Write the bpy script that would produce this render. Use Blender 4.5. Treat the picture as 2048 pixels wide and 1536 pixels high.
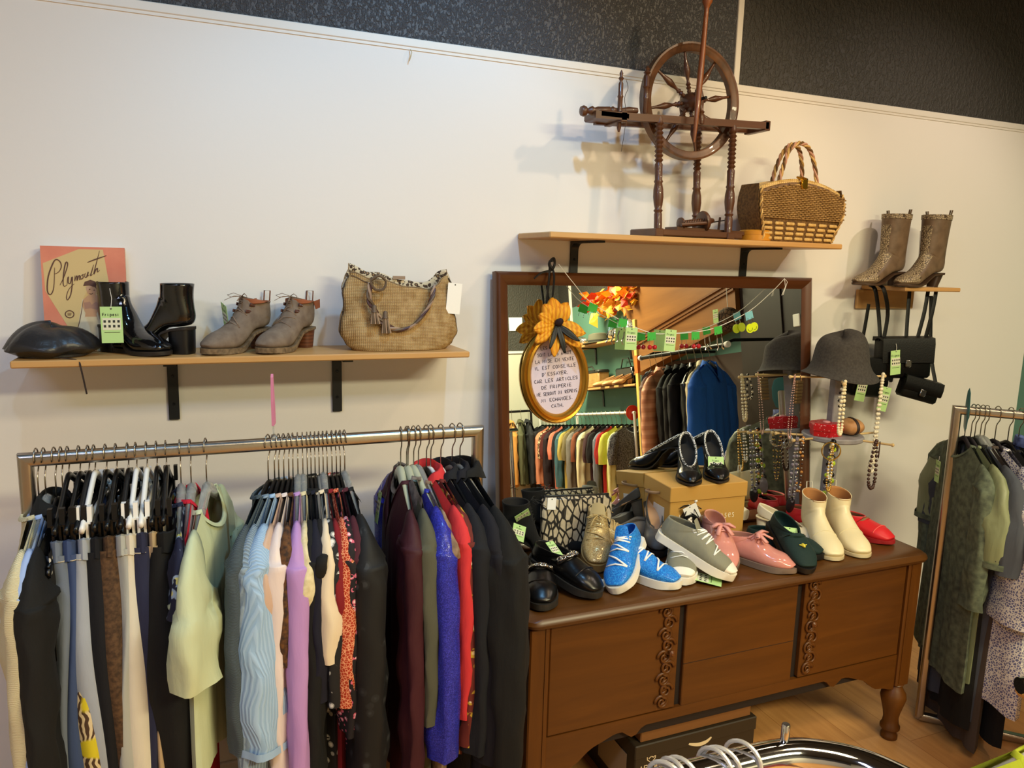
import bpy, math, random
from mathutils import Vector, Matrix, Euler
R = math.radians; PI = math.pi
for o in list(bpy.data.objects): bpy.data.objects.remove(o)
SC = bpy.context.scene
COL = SC.collection
# ---------------------------------------------------------------- camera
def make_camera():
    yaw, pitch, roll = R(22.519), R(9.246), R(1.529)
    fwd = Vector((math.sin(yaw)*math.cos(pitch), math.cos(yaw)*math.cos(pitch), -math.sin(pitch)))
    r = Vector((math.cos(yaw), -math.sin(yaw), 0)); u = r.cross(fwd)
    r2 = r*math.cos(roll)+u*math.sin(roll); u2 = -r*math.sin(roll)+u*math.cos(roll)
    m = Matrix(((r2.x, u2.x, -fwd.x), (r2.y, u2.y, -fwd.y), (r2.z, u2.z, -fwd.z)))
    cd = bpy.data.cameras.new('camera'); cd.sensor_width = 36; cd.lens = 1500/2048*36
    cd.clip_start = .02
    c = bpy.data.objects.new('camera', cd); COL.objects.link(c)
    c.location = (0, -2.3, 1.65); c.rotation_euler = m.to_euler()
    SC.camera = c
make_camera()
# ---------------------------------------------------------------- world, lamps, exposure
w = bpy.data.worlds.new('world'); SC.world = w; w.use_nodes = True
w.node_tree.nodes['Background'].inputs[0].default_value = (.9, .92, 1, 1)
w.node_tree.nodes['Background'].inputs[1].default_value = .3
SC.view_settings.view_transform = 'Standard'; SC.view_settings.look = 'None'
SC.view_settings.gamma = 1; SC.view_settings.exposure = 0.0; SC.view_settings.use_curve_mapping = False
def spot(loc, aim, power, col, size=.03, cone=100, blend=.7):
    l = bpy.data.lights.new('track_spot', 'SPOT'); l.energy = power; l.color = col
    l.shadow_soft_size = size; l.spot_size = R(cone); l.spot_blend = blend
    o = bpy.data.objects.new('track_spot', l); COL.objects.link(o); o.location = loc
    o.rotation_euler = (Vector(aim)-Vector(loc)).to_track_quat('-Z', 'Y').to_euler()
def panel(loc, sx, sy, power, col):
    l = bpy.data.lights.new('ceiling_fill', 'AREA'); l.shape = 'RECTANGLE'; l.size = sx; l.size_y = sy
    l.energy = power; l.color = col
    o = bpy.data.objects.new('ceiling_fill', l); COL.objects.link(o); o.location = loc
# a track of lamps runs along the ceiling in front of the wall, the area panels are unseen, added as ambient fill
spot((-.36, -1.10, 2.86), (-.5, 0, 1.3), 18, (.38, .68, 1.0))
spot((.78, -.95, 2.86), (.6, 0, 1.3), 47, (.26, .60, 1.0))
spot((1.96, -1.06, 2.82), (1.3, 0, 1.3), 27, (1.0, .74, .46))
spot((3.00, -1.10, 2.86), (2.6, -.1, 1.2), 36, (1.0, .82, .68))
panel((1.0, -2.3, 2.93), 1.5, .3, 34, (1.0, .80, .50))
panel((2.2, -3.7, 2.93), 1.6, .5, 200, (1.0, .92, .58))
panel((-1.2, -2.6, 2.93), 1.2, .3, 36, (.66, .74, 1.0))
# ---------------------------------------------------------------- helpers
def lin(c):
    return tuple(((v/255)/12.92 if v/255 <= .04045 else ((v/255+.055)/1.055)**2.4) for v in c[:3]) + (1,)
_M = {}
def M(name, c1, rough=.6, metal=0, kind='plain', c2=None, sc=50, bump=0, c3=None, thr=.5, axis=2, spec=.5, coat=0, trans=0, alpha=1, ior=1.45):
    if name in _M: return _M[name]
    m = bpy.data.materials.new(name); m.use_nodes = True; _M[name] = m
    nt = m.node_tree; N = nt.nodes; L = nt.links; b = N['Principled BSDF']
    b.inputs['Base Color'].default_value = lin(c1); b.inputs['Roughness'].default_value = rough
    b.inputs['Metallic'].default_value = metal; b.inputs['Specular IOR Level'].default_value = spec
    b.inputs['Coat Weight'].default_value = coat; b.inputs['Transmission Weight'].default_value = trans
    b.inputs['Alpha'].default_value = alpha; b.inputs['IOR'].default_value = ior
    m.diffuse_color = lin(c1)
    if kind == 'plain' and not bump: return m
    tc = N.new('ShaderNodeTexCoord'); mp = N.new('ShaderNodeMapping'); L.new(tc.outputs['Object'], mp.inputs[0])
    co = mp.outputs[0]
    def tex(t, **k):
        n = N.new('ShaderNodeTex'+t); L.new(co, n.inputs['Vector'])
        for a, v in k.items():
            if hasattr(n, a): setattr(n, a, v)
            else: n.inputs[a].default_value = v
        return n
    def ramp(src, *stops, const=False):
        r = N.new('ShaderNodeValToRGB'); e = r.color_ramp.elements
        if const: r.color_ramp.interpolation = 'CONSTANT'
        e[0].position, e[0].color = stops[0]; e[1].position, e[1].color = stops[-1]
        for p, c in stops[1:-1]:
            x = e.new(p); x.color = c
        L.new(src, r.inputs[0]); return r.outputs[0]
    def mix(f, a, bb):
        x = N.new('ShaderNodeMix'); x.data_type = 'RGBA'
        if isinstance(f, (int, float)): x.inputs[0].default_value = f
        else: L.new(f, x.inputs[0])
        for s, v in ((6, a), (7, bb)):
            if isinstance(v, tuple): x.inputs[s].default_value = v
            else: L.new(v, x.inputs[s])
        return x.outputs[2]
    A, B = lin(c1), lin(c2 or c1); Cc = lin(c3 or c2 or c1); h = None; out = None
    if kind == 'noise':
        n = tex('Noise', Scale=sc, Detail=4.0); out = ramp(n.outputs['Fac'], (.35, A), (.65, B)); h = n.outputs['Fac']
    elif kind == 'wood':
        mp.inputs['Scale'].default_value = tuple(.09 if i == axis else 1 for i in range(3))
        n = tex('Noise', Scale=sc, Detail=6.0, Roughness=.62, Distortion=.6)
        n2 = tex('Noise', Scale=sc*.18, Detail=2.0)
        out = mix(n2.outputs['Fac'], ramp(n.outputs['Fac'], (.32, A), (.68, B)), Cc if c3 else mix(.5, A, B)); h = n.outputs['Fac']
    elif kind == 'fabric':
        n = tex('Noise', Scale=sc, Detail=3.0); n2 = tex('Noise', Scale=5.0, Detail=2.0)
        out = mix(n2.outputs['Fac'], A, B) if c2 else A
        mq = N.new('ShaderNodeMapping'); L.new(tc.outputs['Object'], mq.inputs[0]); mq.inputs['Scale'].default_value = (1, 1, .22)
        n3 = N.new('ShaderNodeTexNoise'); L.new(mq.outputs[0], n3.inputs['Vector']); n3.inputs['Scale'].default_value = 34; n3.inputs['Detail'].default_value = 3; n3.inputs['Distortion'].default_value = .4
        sm_ = N.new('ShaderNodeMath'); sm_.operation = 'MULTIPLY_ADD'; sm_.inputs[1].default_value = .06; L.new(n.outputs['Fac'], sm_.inputs[0]); L.new(n3.outputs['Fac'], sm_.inputs[2]); h = sm_.outputs[0]
        L.new(ramp(n.outputs['Fac'], (.2, (rough-.06,)*3+(1,)), (.8, (min(1, rough+.06),)*3+(1,))), b.inputs['Roughness'])
    elif kind == 'spots':
        n = tex('Voronoi', Scale=sc); out = ramp(n.outputs['Distance'], (0, B), (thr, B), (thr+.04, A), (1, A)); h = n.outputs['Distance']
    elif kind == 'crackle':
        n = tex('Voronoi', Scale=sc, feature='DISTANCE_TO_EDGE'); n2 = tex('Noise', Scale=sc*2.5, Detail=2.0)
        out = ramp(n.outputs['Distance'], (0, B), (thr*.6, B), (thr, mix(n2.outputs['Fac'], A, Cc)) if False else (thr, A), (1, A)); h = n.outputs['Distance']
        out = mix(ramp(n.outputs['Distance'], (0, (0, 0, 0, 1)), (thr*.6, (0, 0, 0, 1)), (thr, (1, 1, 1, 1)), (1, (1, 1, 1, 1))), B, mix(n2.outputs['Fac'], A, Cc))
    elif kind == 'leopard':
        n = tex('Voronoi', Scale=sc); n2 = tex('Noise', Scale=sc*1.3, Detail=2.0)
        s = N.new('ShaderNodeMath'); s.operation = 'MULTIPLY'; L.new(n.outputs['Distance'], s.inputs[0]); L.new(n2.outputs['Fac'], s.inputs[1])
        out = ramp(s.outputs[0], (0, Cc), (.09, Cc), (.13, B), (.24, B), (.28, A), (1, A)); h = n.outputs['Distance']
    elif kind == 'floral':
        n = tex('Voronoi', Scale=sc); n2 = tex('Noise', Scale=sc*.8, Detail=2.0, Distortion=1.5)
        f = ramp(n.outputs['Distance'], (0, B), (thr*.55, B), (thr*.75, Cc), (thr, Cc), (thr+.04, A), (1, A))
        out = mix(ramp(n2.outputs['Fac'], (.55, (0, 0, 0, 1)), (.58, (1, 1, 1, 1))), f, A); h = n.outputs['Distance']
    elif kind == 'swirl':
        n = tex('Wave', Scale=sc, Distortion=9.0, Detail=2.0); n2 = tex('Noise', Scale=sc*.45, Detail=1.0)
        out = mix(ramp(n2.outputs['Fac'], (.52, (0, 0, 0, 1)), (.56, (1, 1, 1, 1))), ramp(n.outputs['Fac'], (.45, A), (.6, B)), Cc)
    elif kind == 'stripes':
        n = tex('Wave', Scale=sc, bands_direction='XYZ'[axis], Distortion=thr); out = ramp(n.outputs['Fac'], (.4, A), (.6, B)); h = n.outputs['Fac']
    elif kind == 'knit':
        n = tex('Wave', Scale=sc, bands_direction='XYZ'[axis], Distortion=2.0, Detail=2.0); h = n.outputs['Fac']; out = ramp(h, (.2, B), (.8, A))
    elif kind == 'glitter':
        n = tex('Voronoi', Scale=sc); out = ramp(n.outputs['Color'], (.25, B), (.55, A), (.8, Cc)); h = n.outputs['Color']
        L.new(ramp(n.outputs['Color'], (.3, (.7,)*3+(1,)), (.7, (.18,)*3+(1,))), b.inputs['Roughness'])
    elif kind == 'weave':
        n = tex('Wave', Scale=sc, bands_direction='Z', Distortion=1.0); n2 = tex('Wave', Scale=sc*.8, bands_direction='X', Distortion=1.0)
        s = N.new('ShaderNodeMath'); s.operation = 'MULTIPLY'; L.new(n.outputs['Fac'], s.inputs[0]); L.new(n2.outputs['Fac'], s.inputs[1])
        n3 = tex('Noise', Scale=sc*.5, Detail=2.0)
        out = mix(ramp(n3.outputs['Fac'], (.35, (0, 0, 0, 1)), (.7, (.45, .45, .45, 1))), ramp(s.outputs[0], (.05, B), (.45, A)), Cc); h = s.outputs[0]
    elif kind == 'stucco':
        n = tex('Noise', Scale=sc, Detail=3.0, Roughness=.6); mp.inputs['Scale'].default_value = (1, 1, .6); h = n.outputs['Fac']
        h = ramp(h, (.42, (0, 0, 0, 1)), (.62, (1, 1, 1, 1)))
    elif kind == 'planks':
        mp.inputs['Rotation'].default_value = (0, 0, R(90))
        n = tex('Brick', Scale=1.0); n.inputs['Color1'].default_value = A; n.inputs['Color2'].default_value = B; n.inputs['Mortar'].default_value = Cc
        n.inputs['Brick Width'].default_value = 1.2; n.inputs['Row Height'].default_value = .19; n.inputs['Mortar Size'].default_value = .0015; n.inputs['Mortar Smooth'].default_value = .1
        n2 = N.new('ShaderNodeTexNoise'); mp2 = N.new('ShaderNodeMapping'); L.new(tc.outputs['Object'], mp2.inputs[0]); mp2.inputs['Scale'].default_value = (14, 1.6, 1)
        L.new(mp2.outputs[0], n2.inputs['Vector']); n2.inputs['Scale'].default_value = 3; n2.inputs['Detail'].default_value = 5
        out = mix(ramp(n2.outputs['Fac'], (.3, (0, 0, 0, 1)), (.7, (.5, .5, .5, 1))), n.outputs['Color'], Cc)
    if out is not None:
        if isinstance(out, tuple): b.inputs['Base Color'].default_value = out
        else: L.new(out, b.inputs['Base Color'])
    if bump:
        if h is None:
            n = tex('Noise', Scale=sc, Detail=4.0); h = n.outputs['Fac']
        bp = N.new('ShaderNodeBump'); bp.inputs['Strength'].default_value = min(1, bump); bp.inputs['Distance'].default_value = .012 if kind == 'fabric' else (.002 if bump <= 1 else .002*bump)
        L.new(h, bp.inputs['Height']); L.new(bp.outputs[0], b.inputs['Normal'])
    return m

def tag(o, label=None, cat=None, group=None, kind=None):
    if label: o['label'] = label
    if cat: o['category'] = cat
    if group: o['group'] = group
    if kind: o['kind'] = kind
    return o
def thing(name, label, cat, loc=(0, 0, 0), rotz=0, group=None, rot=None):
    o = bpy.data.objects.new(name, None); COL.objects.link(o); o.empty_display_size = .05
    o.location = loc; o.rotation_euler = rot or (0, 0, rotz)
    return tag(o, label, cat, group)
def link(name, me, parent=None, loc=None, rot=None):
    o = bpy.data.objects.new(name, me); COL.objects.link(o)
    if parent is not None: o.parent = parent
    if loc: o.location = loc
    if rot: o.rotation_euler = rot
    return o
class G:
    """collects vertices and faces of ONE mesh"""
    def __init__(s): s.v = []; s.f = []; s.m = []
    def add(s, v, f, mi=0):
        n = len(s.v); s.v += [tuple(p) for p in v]; s.f += [tuple(i+n for i in q) for q in f]; s.m += [mi]*len(f); return s
    def box(s, a, b, mi=0, bev=0):
        x0, y0, z0 = a; x1, y1, z1 = b
        if bev:
            e = bev; v = []; 
            for (X, Y, Z) in ((x0, y0, z0), (x1, y0, z0), (x1, y1, z0), (x0, y1, z0), (x0, y0, z1), (x1, y0, z1), (x1, y1, z1), (x0, y1, z1)):
                dx = e if X == x0 else -e; dy = e if Y == y0 else -e; dz = e if Z == z0 else -e
                v += [(X, Y+dy, Z+dz), (X+dx, Y, Z+dz), (X+dx, Y+dy, Z)]
            f = [(0*3+2, 3*3+2, 2*3+2, 1*3+2), (4*3+2, 5*3+2, 6*3+2, 7*3+2),
                 (0*3+1, 1*3+1, 5*3+1, 4*3+1), (3*3+1, 7*3+1, 6*3+1, 2*3+1), (0, 4*3, 7*3, 3*3), (1*3, 2*3, 6*3, 5*3)]
            for k in range(8): f.append((k*3, k*3+1, k*3+2))
            for p, q, c1, c2 in ((0, 1, 1, 2), (3, 2, 1, 2), (4, 5, 1, 2), (7, 6, 1, 2), (0, 3, 0, 2), (1, 2, 0, 2), (4, 7, 0, 2), (5, 6, 0, 2), (0, 4, 0, 1), (1, 5, 0, 1), (2, 6, 0, 1), (3, 7, 0, 1)):
                f.append((p*3+c1, q*3+c1, q*3+c2, p*3+c2))
            return s.add(v, f, mi)
        return s.add([(x0, y0, z0), (x1, y0, z0), (x1, y1, z0), (x0, y1, z0), (x0, y0, z1), (x1, y0, z1), (x1, y1, z1), (x0, y1, z1)],
                     [(0, 3, 2, 1), (4, 5, 6, 7), (0, 1, 5, 4), (1, 2, 6, 5), (2, 3, 7, 6), (3, 0, 4, 7)], mi)
    def loft(s, rings, cap=(True, True), closed=True, mi=0):
        n = len(rings[0]); v = [p for r in rings for p in r]; f = []
        for i in range(len(rings)-1):
            for j in range(n if closed else n-1):
                k = (j+1) % n; f.append((i*n+j, i*n+k, (i+1)*n+k, (i+1)*n+j))
        if cap[0]: f.append(tuple(reversed(range(n))))
        if cap[1]: f.append(tuple((len(rings)-1)*n+j for j in range(n)))
        return s.add(v, f, mi)
    def tube(s, pts, r, n=8, cap=True, mi=0, flat=1.0, up=None, closed=False):
        pts = [Vector(p) for p in pts]; k = len(pts); rs = r if isinstance(r, (list, tuple)) else [r]*k; rings = []; prev = None
        for i, p in enumerate(pts):
            if closed: t = pts[(i+1) % k]-pts[i-1]
            else: t = pts[min(i+1, k-1)]-pts[max(i-1, 0)]
            if t.length < 1e-9: t = Vector((0, 0, 1))
            t.normalize()
            if prev is None:
                a = Vector(up) if up else (Vector((0, 0, 1)) if abs(t.z) < .9 else Vector((0, 1, 0)))
            else: a = prev
            a = a-t*a.dot(t)
            if a.length < 1e-6: a = t.orthogonal()
            a.normalize(); prev = a; b = t.cross(a)
            rings.append([p+a*rs[i]*flat*math.cos(2*PI*j/n)+b*rs[i]*math.sin(2*PI*j/n) for j in range(n)])
        if closed: rings.append(rings[0]); cap = False
        return s.loft(rings, (cap, cap), mi=mi)
    def lathe(s, prof, n=20, c=(0, 0, 0), mi=0, axis=None, cap=(True, True)):
        """prof: (radius, height) pairs round the z axis, or round the direction axis through c"""
        q = Vector(axis).to_track_quat('Z', 'Y') if axis is not None else None; c = Vector(c); rings = []
        for r, h in prof:
            rr = []
            for j in range(n):
                p = Vector((r*math.cos(2*PI*j/n), r*math.sin(2*PI*j/n), h))
                rr.append(c+(q @ p if q else p))
            rings.append(rr)
        return s.loft(rings, cap, mi=mi)
    def grid(s, fn, nu, nv, mi=0, cu=False):
        v = [fn(i/nu, j/nv) for i in range(nu+(0 if cu else 1)) for j in range(nv+1)]; f = []
        for i in range(nu):
            for j in range(nv):
                a = i*(nv+1)+j; b = ((i+1) % nu if cu else i+1)*(nv+1)+j; f.append((a, b, b+1, a+1))
        return s.add(v, f, mi)
    def prism(s, poly, d0, d1, plane='xz', mi=0):
        def P(p, d): return {'xz': (p[0], d, p[1]), 'xy': (p[0], p[1], d), 'yz': (d, p[0], p[1])}[plane]
        n = len(poly); v = [P(p, d0) for p in poly]+[P(p, d1) for p in poly]
        f = [tuple(range(n)), tuple(reversed(range(n, 2*n)))]+[(i, (i+1) % n, (i+1) % n+n, i+n) for i in range(n)]
        return s.add(v, f, mi)
    def ball(s, c, r, n=8, mi=0, sz=1.0):
        return s.lathe([(r*math.sin(PI*k/n)+1e-5, -r*sz*math.cos(PI*k/n)) for k in range(n+1)], n+2, c, mi, cap=(False, False))
    def mesh(s, name, mats, smooth=True, fix=True):
        me = bpy.data.meshes.new(name); me.from_pydata(s.v, [], s.f)
        for m in (mats if isinstance(mats, (list, tuple)) else [mats]): me.materials.append(m)
        if any(s.m): me.polygons.foreach_set('material_index', s.m)
        if fix:
            import bmesh
            bm = bmesh.new(); bm.from_mesh(me); bmesh.ops.remove_doubles(bm, verts=bm.verts, dist=1e-5)
            bmesh.ops.recalc_face_normals(bm, faces=bm.faces); bm.to_mesh(me); bm.free()
        if smooth:
            me.polygons.foreach_set('use_smooth', [True]*len(me.polygons))
            if smooth is not True:
                try: me.set_sharp_from_angle(angle=R(smooth))
                except Exception: pass
        me.update(); return me
    def obj(s, name, mats, parent=None, smooth=40, loc=None, rot=None, fix=True):
        return link(name, s.mesh(name, mats, smooth, fix), parent, loc, rot)
def cr(pts, n):
    """Catmull-Rom resample of tuples"""
    k = len(pts); out = []
    for i in range(n+1):
        t = i/n*(k-1); a = min(int(t), k-2); u = t-a
        p0, p1, p2, p3 = (pts[max(a-1, 0)], pts[a], pts[a+1], pts[min(a+2, k-1)])
        out.append(tuple(.5*((2*q1)+(-q0+q2)*u+(2*q0-5*q1+4*q2-q3)*u*u+(-q0+3*q1-3*q2+q3)*u**3) for q0, q1, q2, q3 in zip(p0, p1, p2, p3)))
    return out
def lerp(a, b, t): return a+(b-a)*t
def sm(a, b, x):
    t = max(0, min(1, (x-a)/(b-a))); return t*t*(3-2*t)
def solid(o, t, off=-1, inner=None):
    md = o.modifiers.new('thickness', 'SOLIDIFY'); md.thickness = t; md.offset = off
    if inner is not None: md.material_offset = inner; md.material_offset_rim = 0
    return o
# small stroke alphabet for the hand lettering: polylines on a 4 x 6 grid
STROKES = {'A': [[(0, 0), (2, 6), (4, 0)], [(1, 2), (3, 2)]], 'B': [[(0, 0), (0, 6), (2.5, 6), (3.3, 4.8), (2.5, 3.3), (0, 3.2)], [(2.5, 3.3), (3.8, 1.8), (2.6, 0), (0, 0)]],
 'C': [[(4, 5), (2.5, 6), (.7, 5), (0, 3), (.7, 1), (2.5, 0), (4, 1)]], 'D': [[(0, 0), (0, 6), (2.4, 5.6), (4, 3), (2.4, .4), (0, 0)]],
 'E': [[(4, 6), (0, 6), (0, 0), (4, 0)], [(0, 3), (3, 3)]], 'F': [[(4, 6), (0, 6), (0, 0)], [(0, 3), (3, 3)]], 'G': [[(4, 5), (2.5, 6), (.7, 5), (0, 3), (.7, 1), (2.5, 0), (4, 1), (4, 2.8), (2.4, 2.8)]],
 'H': [[(0, 0), (0, 6)], [(4, 0), (4, 6)], [(0, 3), (4, 3)]], 'I': [[(2, 0), (2, 6)]], 'J': [[(3, 6), (3, 1), (1.5, 0), (.4, 1)]], 'L': [[(0, 6), (0, 0), (3.6, 0)]], 'M': [[(0, 0), (.4, 6), (2, 2), (3.6, 6), (4, 0)]],
 'N': [[(0, 0), (0, 6), (4, 0), (4, 6)]], 'O': [[(2, 0), (.4, 1.2), (0, 3), (.4, 4.8), (2, 6), (3.6, 4.8), (4, 3), (3.6, 1.2), (2, 0)]], 'P': [[(0, 0), (0, 6), (2.8, 5.8), (3.8, 4.5), (2.8, 3), (0, 2.8)]],
 'R': [[(0, 0), (0, 6), (2.8, 5.8), (3.8, 4.5), (2.8, 3.2), (0, 3), (4, 0)]], 'S': [[(3.8, 5.2), (2.2, 6), (.5, 5), (.8, 3.6), (3.2, 2.6), (3.6, 1), (2, 0), (.2, .8)]], 'T': [[(0, 6), (4, 6)], [(2, 6), (2, 0)]],
 'U': [[(0, 6), (0, 1.6), (1.2, 0), (2.8, 0), (4, 1.6), (4, 6)]], 'V': [[(0, 6), (2, 0), (4, 6)]], 'X': [[(0, 0), (4, 6)], [(0, 6), (4, 0)]], 'Y': [[(0, 6), (2, 3), (4, 6)], [(2, 3), (2, 0)]],
 "'": [[(1, 6), (.6, 4.6)]], ',': [[(1, .6), (.4, -.9)]], '.': [[(.6, 0), (.8, .3)]], '1': [[(1, 5), (2, 6), (2, 0)]], '2': [[(.3, 5), (2, 6), (3.6, 4.6), (0, 0), (4, 0)]],
 'e': [[(.4, 2), (3.4, 2.2), (2.8, 3.8), (1.2, 3.8), (.2, 2), (1.2, .2), (3.4, .6)]], 's': [[(3, 3.6), (1, 3.8), (.8, 2.6), (2.8, 1.5), (2.4, .1), (.3, .3)]], 'l': [[(1, 6), (1, 0)]],
 'p': [[(.3, 4), (.3, -2)], [(.3, 3.4), (1.8, 4), (3.2, 3), (3.2, 1), (1.8, 0), (.3, .8)]], 'o': [[(1.6, 0), (.2, 2), (1.6, 4), (3.2, 2), (1.6, 0)]], 'm': [[(0, 0), (0, 4)], [(0, 3), (1.2, 4), (2, 3), (2, 0)], [(2, 3), (3.2, 4), (4, 3), (4, 0)]],
 'i': [[(1, 4), (1, 0)], [(1, 5.4), (1, 5.8)]], 'n': [[(0, 0), (0, 4)], [(0, 3), (1.6, 4), (2.8, 3), (2.8, 0)]], 'r': [[(.4, 0), (.4, 4)], [(.4, 2.8), (1.4, 3.9), (2.4, 3.7)]], 't': [[(1.4, 5.6), (1.4, .6), (2.6, 0)], [(.2, 4), (2.8, 4)]], 'u': [[(0, 4), (0, 1), (1.2, 0), (2.8, .8)], [(2.8, 4), (2.8, 0)]], 'a': [[(3, 4), (1.2, 4), (.2, 2), (1.2, 0), (3, 1)], [(3, 4), (3, 0)]]}
def write(g, text, x, z, h, plane, r=None, jit=0, seed=1, adv=5.6, slant=0, center=True, wide=1.0):
    """adds hand-drawn strokes of text to mesh g; plane(x, z) -> 3D point on the printed surface; the stroke is a flat ribbon"""
    rnd = random.Random(seed); u = h/6; r = r or u*.32
    width = len(text)*adv*u*wide; x0 = x-width/2 if center else x
    for i, ch in enumerate(text):
        for st in STROKES.get(ch, []):
            pts = [(x0+(i*adv+p[0]+slant*p[1])*u*wide+rnd.uniform(-jit, jit)*u, z+(p[1]+rnd.uniform(-jit, jit))*u) for p in st]
            ribbon(g, pts, r, plane)
def ribbon(g, pts, r, plane, taper=None, mi=0):
    v = []; n = len(pts)
    for k, p in enumerate(pts):
        a = pts[max(k-1, 0)]; b = pts[min(k+1, n-1)]; dx, dz = b[0]-a[0], b[1]-a[1]; l = math.hypot(dx, dz) or 1e-6
        rr = r if taper is None else r*taper(k/(n-1))
        v += [plane(p[0]-dz/l*rr, p[1]+dx/l*rr), plane(p[0]+dz/l*rr, p[1]-dx/l*rr)]
    g.add(v, [(2*k, 2*k+1, 2*k+3, 2*k+2) for k in range(n-1)], mi)
# ================================================================ the setting
m_wall = M('wall_paint', (226, 221, 214), .75, bump=.15, sc=60)
m_dark = M('dark_stucco', (74, 74, 77), .55, kind='stucco', sc=130, bump=2.0)
m_dark2 = M('dark_stucco_smooth', (56, 53, 49), .55, kind='stucco', sc=80, bump=1.2)
m_green = M('green_wall_paint', (86, 128, 112), .7, bump=.1, sc=60)
m_trim = M('white_trim', (222, 216, 206), .45)
m_floor = M('floor_planks', (205, 152, 92), .42, kind='planks', c2=(194, 138, 80), c3=(160, 106, 56))
m_ceil = M('ceiling_paint', (60, 59, 58), .85)
m_backw = M('grey_wall_paint', (186, 184, 170), .7)
def struct(name, g, m, smooth=False): return tag(g.obj(name, m, smooth=smooth), kind='structure')
XL, XR, YB, ZC = -2.2, 3.525, -5.0, 2.98
struct('floor', G().box((XL-.1, YB-.1, -.08), (XR+.1, .1, 0)), m_floor)
struct('ceiling', G().box((XL-.1, YB-.1, ZC), (XR+.1, .1, ZC+.08)), m_ceil)
struct('wall_front', G().box((XL-.1, 0, 0), (XR+.1, .1, 2.28)), m_wall)
struct('wall_front_upper', G().box((XL-.1, .004, 2.28), (1.782, .1, ZC)), m_dark)
struct('wall_front_upper_right', G().box((1.782, .004, 2.28), (XR+.1, .1, ZC)), m_dark2)
g = G().box((XL, -.006, 2.270), (XR, .004, 2.294), bev=.002).box((XL, -.003, 2.262), (XR, .002, 2.270)); struct('trim_1', g, m_trim)
struct('trim_2', G().box((1.772, -.004, 2.294), (1.796, .006, ZC), bev=.002), m_trim)
struct('wall_right', G().box((XR, YB-.1, 0), (XR+.1, 0, 2.2)), m_green)
struct('wall_right_upper', G().box((XR, YB-.1, 2.2), (XR+.1, 0, ZC)), m_dark2)
struct('wall_back', G().box((XL-.1, YB-.1, 0), (XR, YB, 1.78)), m_backw)
struct('wall_back_upper', G().box((XL-.1, YB-.1, 1.78), (XR, YB, ZC)), m_dark2)
struct('wall_left', G().box((XL-.1, YB, 0), (XL, 0, ZC)), m_backw)
struct('trim_3', G().box((XR-.014, -4.74, 1.0), (XR, -4.70, ZC), bev=.002), m_trim)
struct('trim_4', G().box((XL, YB, 1.765), (XR, YB+.012, 1.79)), m_trim)
struct('baseboard_front', G().box((XL, -.012, 0), (XR, 0, .08), bev=.003), m_trim)
struct('baseboard_right', G().box((XR-.012, YB, 0), (XR, 0, .08), bev=.003), m_trim)
# track and its lamp heads on the ceiling
m_blackmetal = M('black_metal', (18, 18, 19), .4, .3)
t = thing('lamp_track', 'black ceiling track carrying four spot heads', 'lamp', (0, 0, 0))
G().box((-.9, -1.11, 2.955), (3.3, -1.075, 2.98)).obj('rail', m_blackmetal, t)
for (x, y, z) in ((-.36, -1.10, 2.86), (.78, -.95, 2.86), (1.96, -1.06, 2.82), (3.0, -1.10, 2.86)):
    G().lathe([(.012, .01), (.045, .01), (.045, .1), (.012, .11)], 16, (x, y-.01, z+.02)).tube([(x, y, z+.12), (x, -1.09, 2.96)], .008).obj('spot_head', m_blackmetal, t)
# ---------------------------------------------------------------- shelves
m_shelf = M('shelf_pine', (202, 158, 100), .4, kind='wood', c2=(184, 136, 78), sc=30, axis=0)
m_bracket = M('bracket_black', (14, 14, 15), .45)
def shelf(name, label, x0, x1, d, z0, z1, brackets, arm=.16, leg=.17, bw=.028):
    t = thing(name, label, 'shelf', ((x0+x1)/2, 0, z0)); cx = (x0+x1)/2
    G().box((x0-cx, -d, 0), (x1-cx, -.002, z1-z0), bev=.003).obj('board', m_shelf, t, smooth=30)
    for bx in brackets:
        g = G(); a = .006; r = .03; h = bw/2; b0 = bx-cx; prof = [(-.0025, -leg), (-.0025, -.0005), (-arm, -.0005), (-arm, -.007), (-.035, -.0075)]
        for k in range(7):
            q = PI/2*k/6; prof.append((-.0095-.0255*(1-math.sin(q)), -.0075-.0255*(1-math.cos(q))))
        prof.append((-.0095, -leg)); g.prism(prof, b0-h, b0+h, 'yz'); b = g.obj('bracket', m_bracket, t, smooth=False)
        for zz in (-.14, -.06): G().lathe([(.0035, -.0005), (.004, .002), (.0025, .0035)], 10, (b0, -.0095, zz), axis=(0, -1, 0)).obj('screw', M('screw_dark', (40, 40, 42), .3, .8), b)
    return t
shelf('wall_shelf', 'long pine wall shelf holding the boots and straw tote, left of the mirror', -.428, .725, .22, 1.368, 1.386, (-.085, .372), .2, .185)
shelf('wall_shelf', 'pine wall shelf above the mirror carrying the spinning wheel', .959, 2.10, .25, 1.724, 1.742, (1.165, 1.872), .19, .17)
t = thing('wall_shelf', 'short pine shelf with backboard under the snakeskin boots', 'shelf', (2.6, 0, 1.585))
G().box((-.155, -.016, -.085), (.16, -.002, -.008), bev=.003).obj('backboard', m_shelf, t, smooth=30)
G().box((-.13, -.215, -.006), (.17, -.004, .010), bev=.003).obj('board', m_shelf, t, smooth=30)
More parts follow.
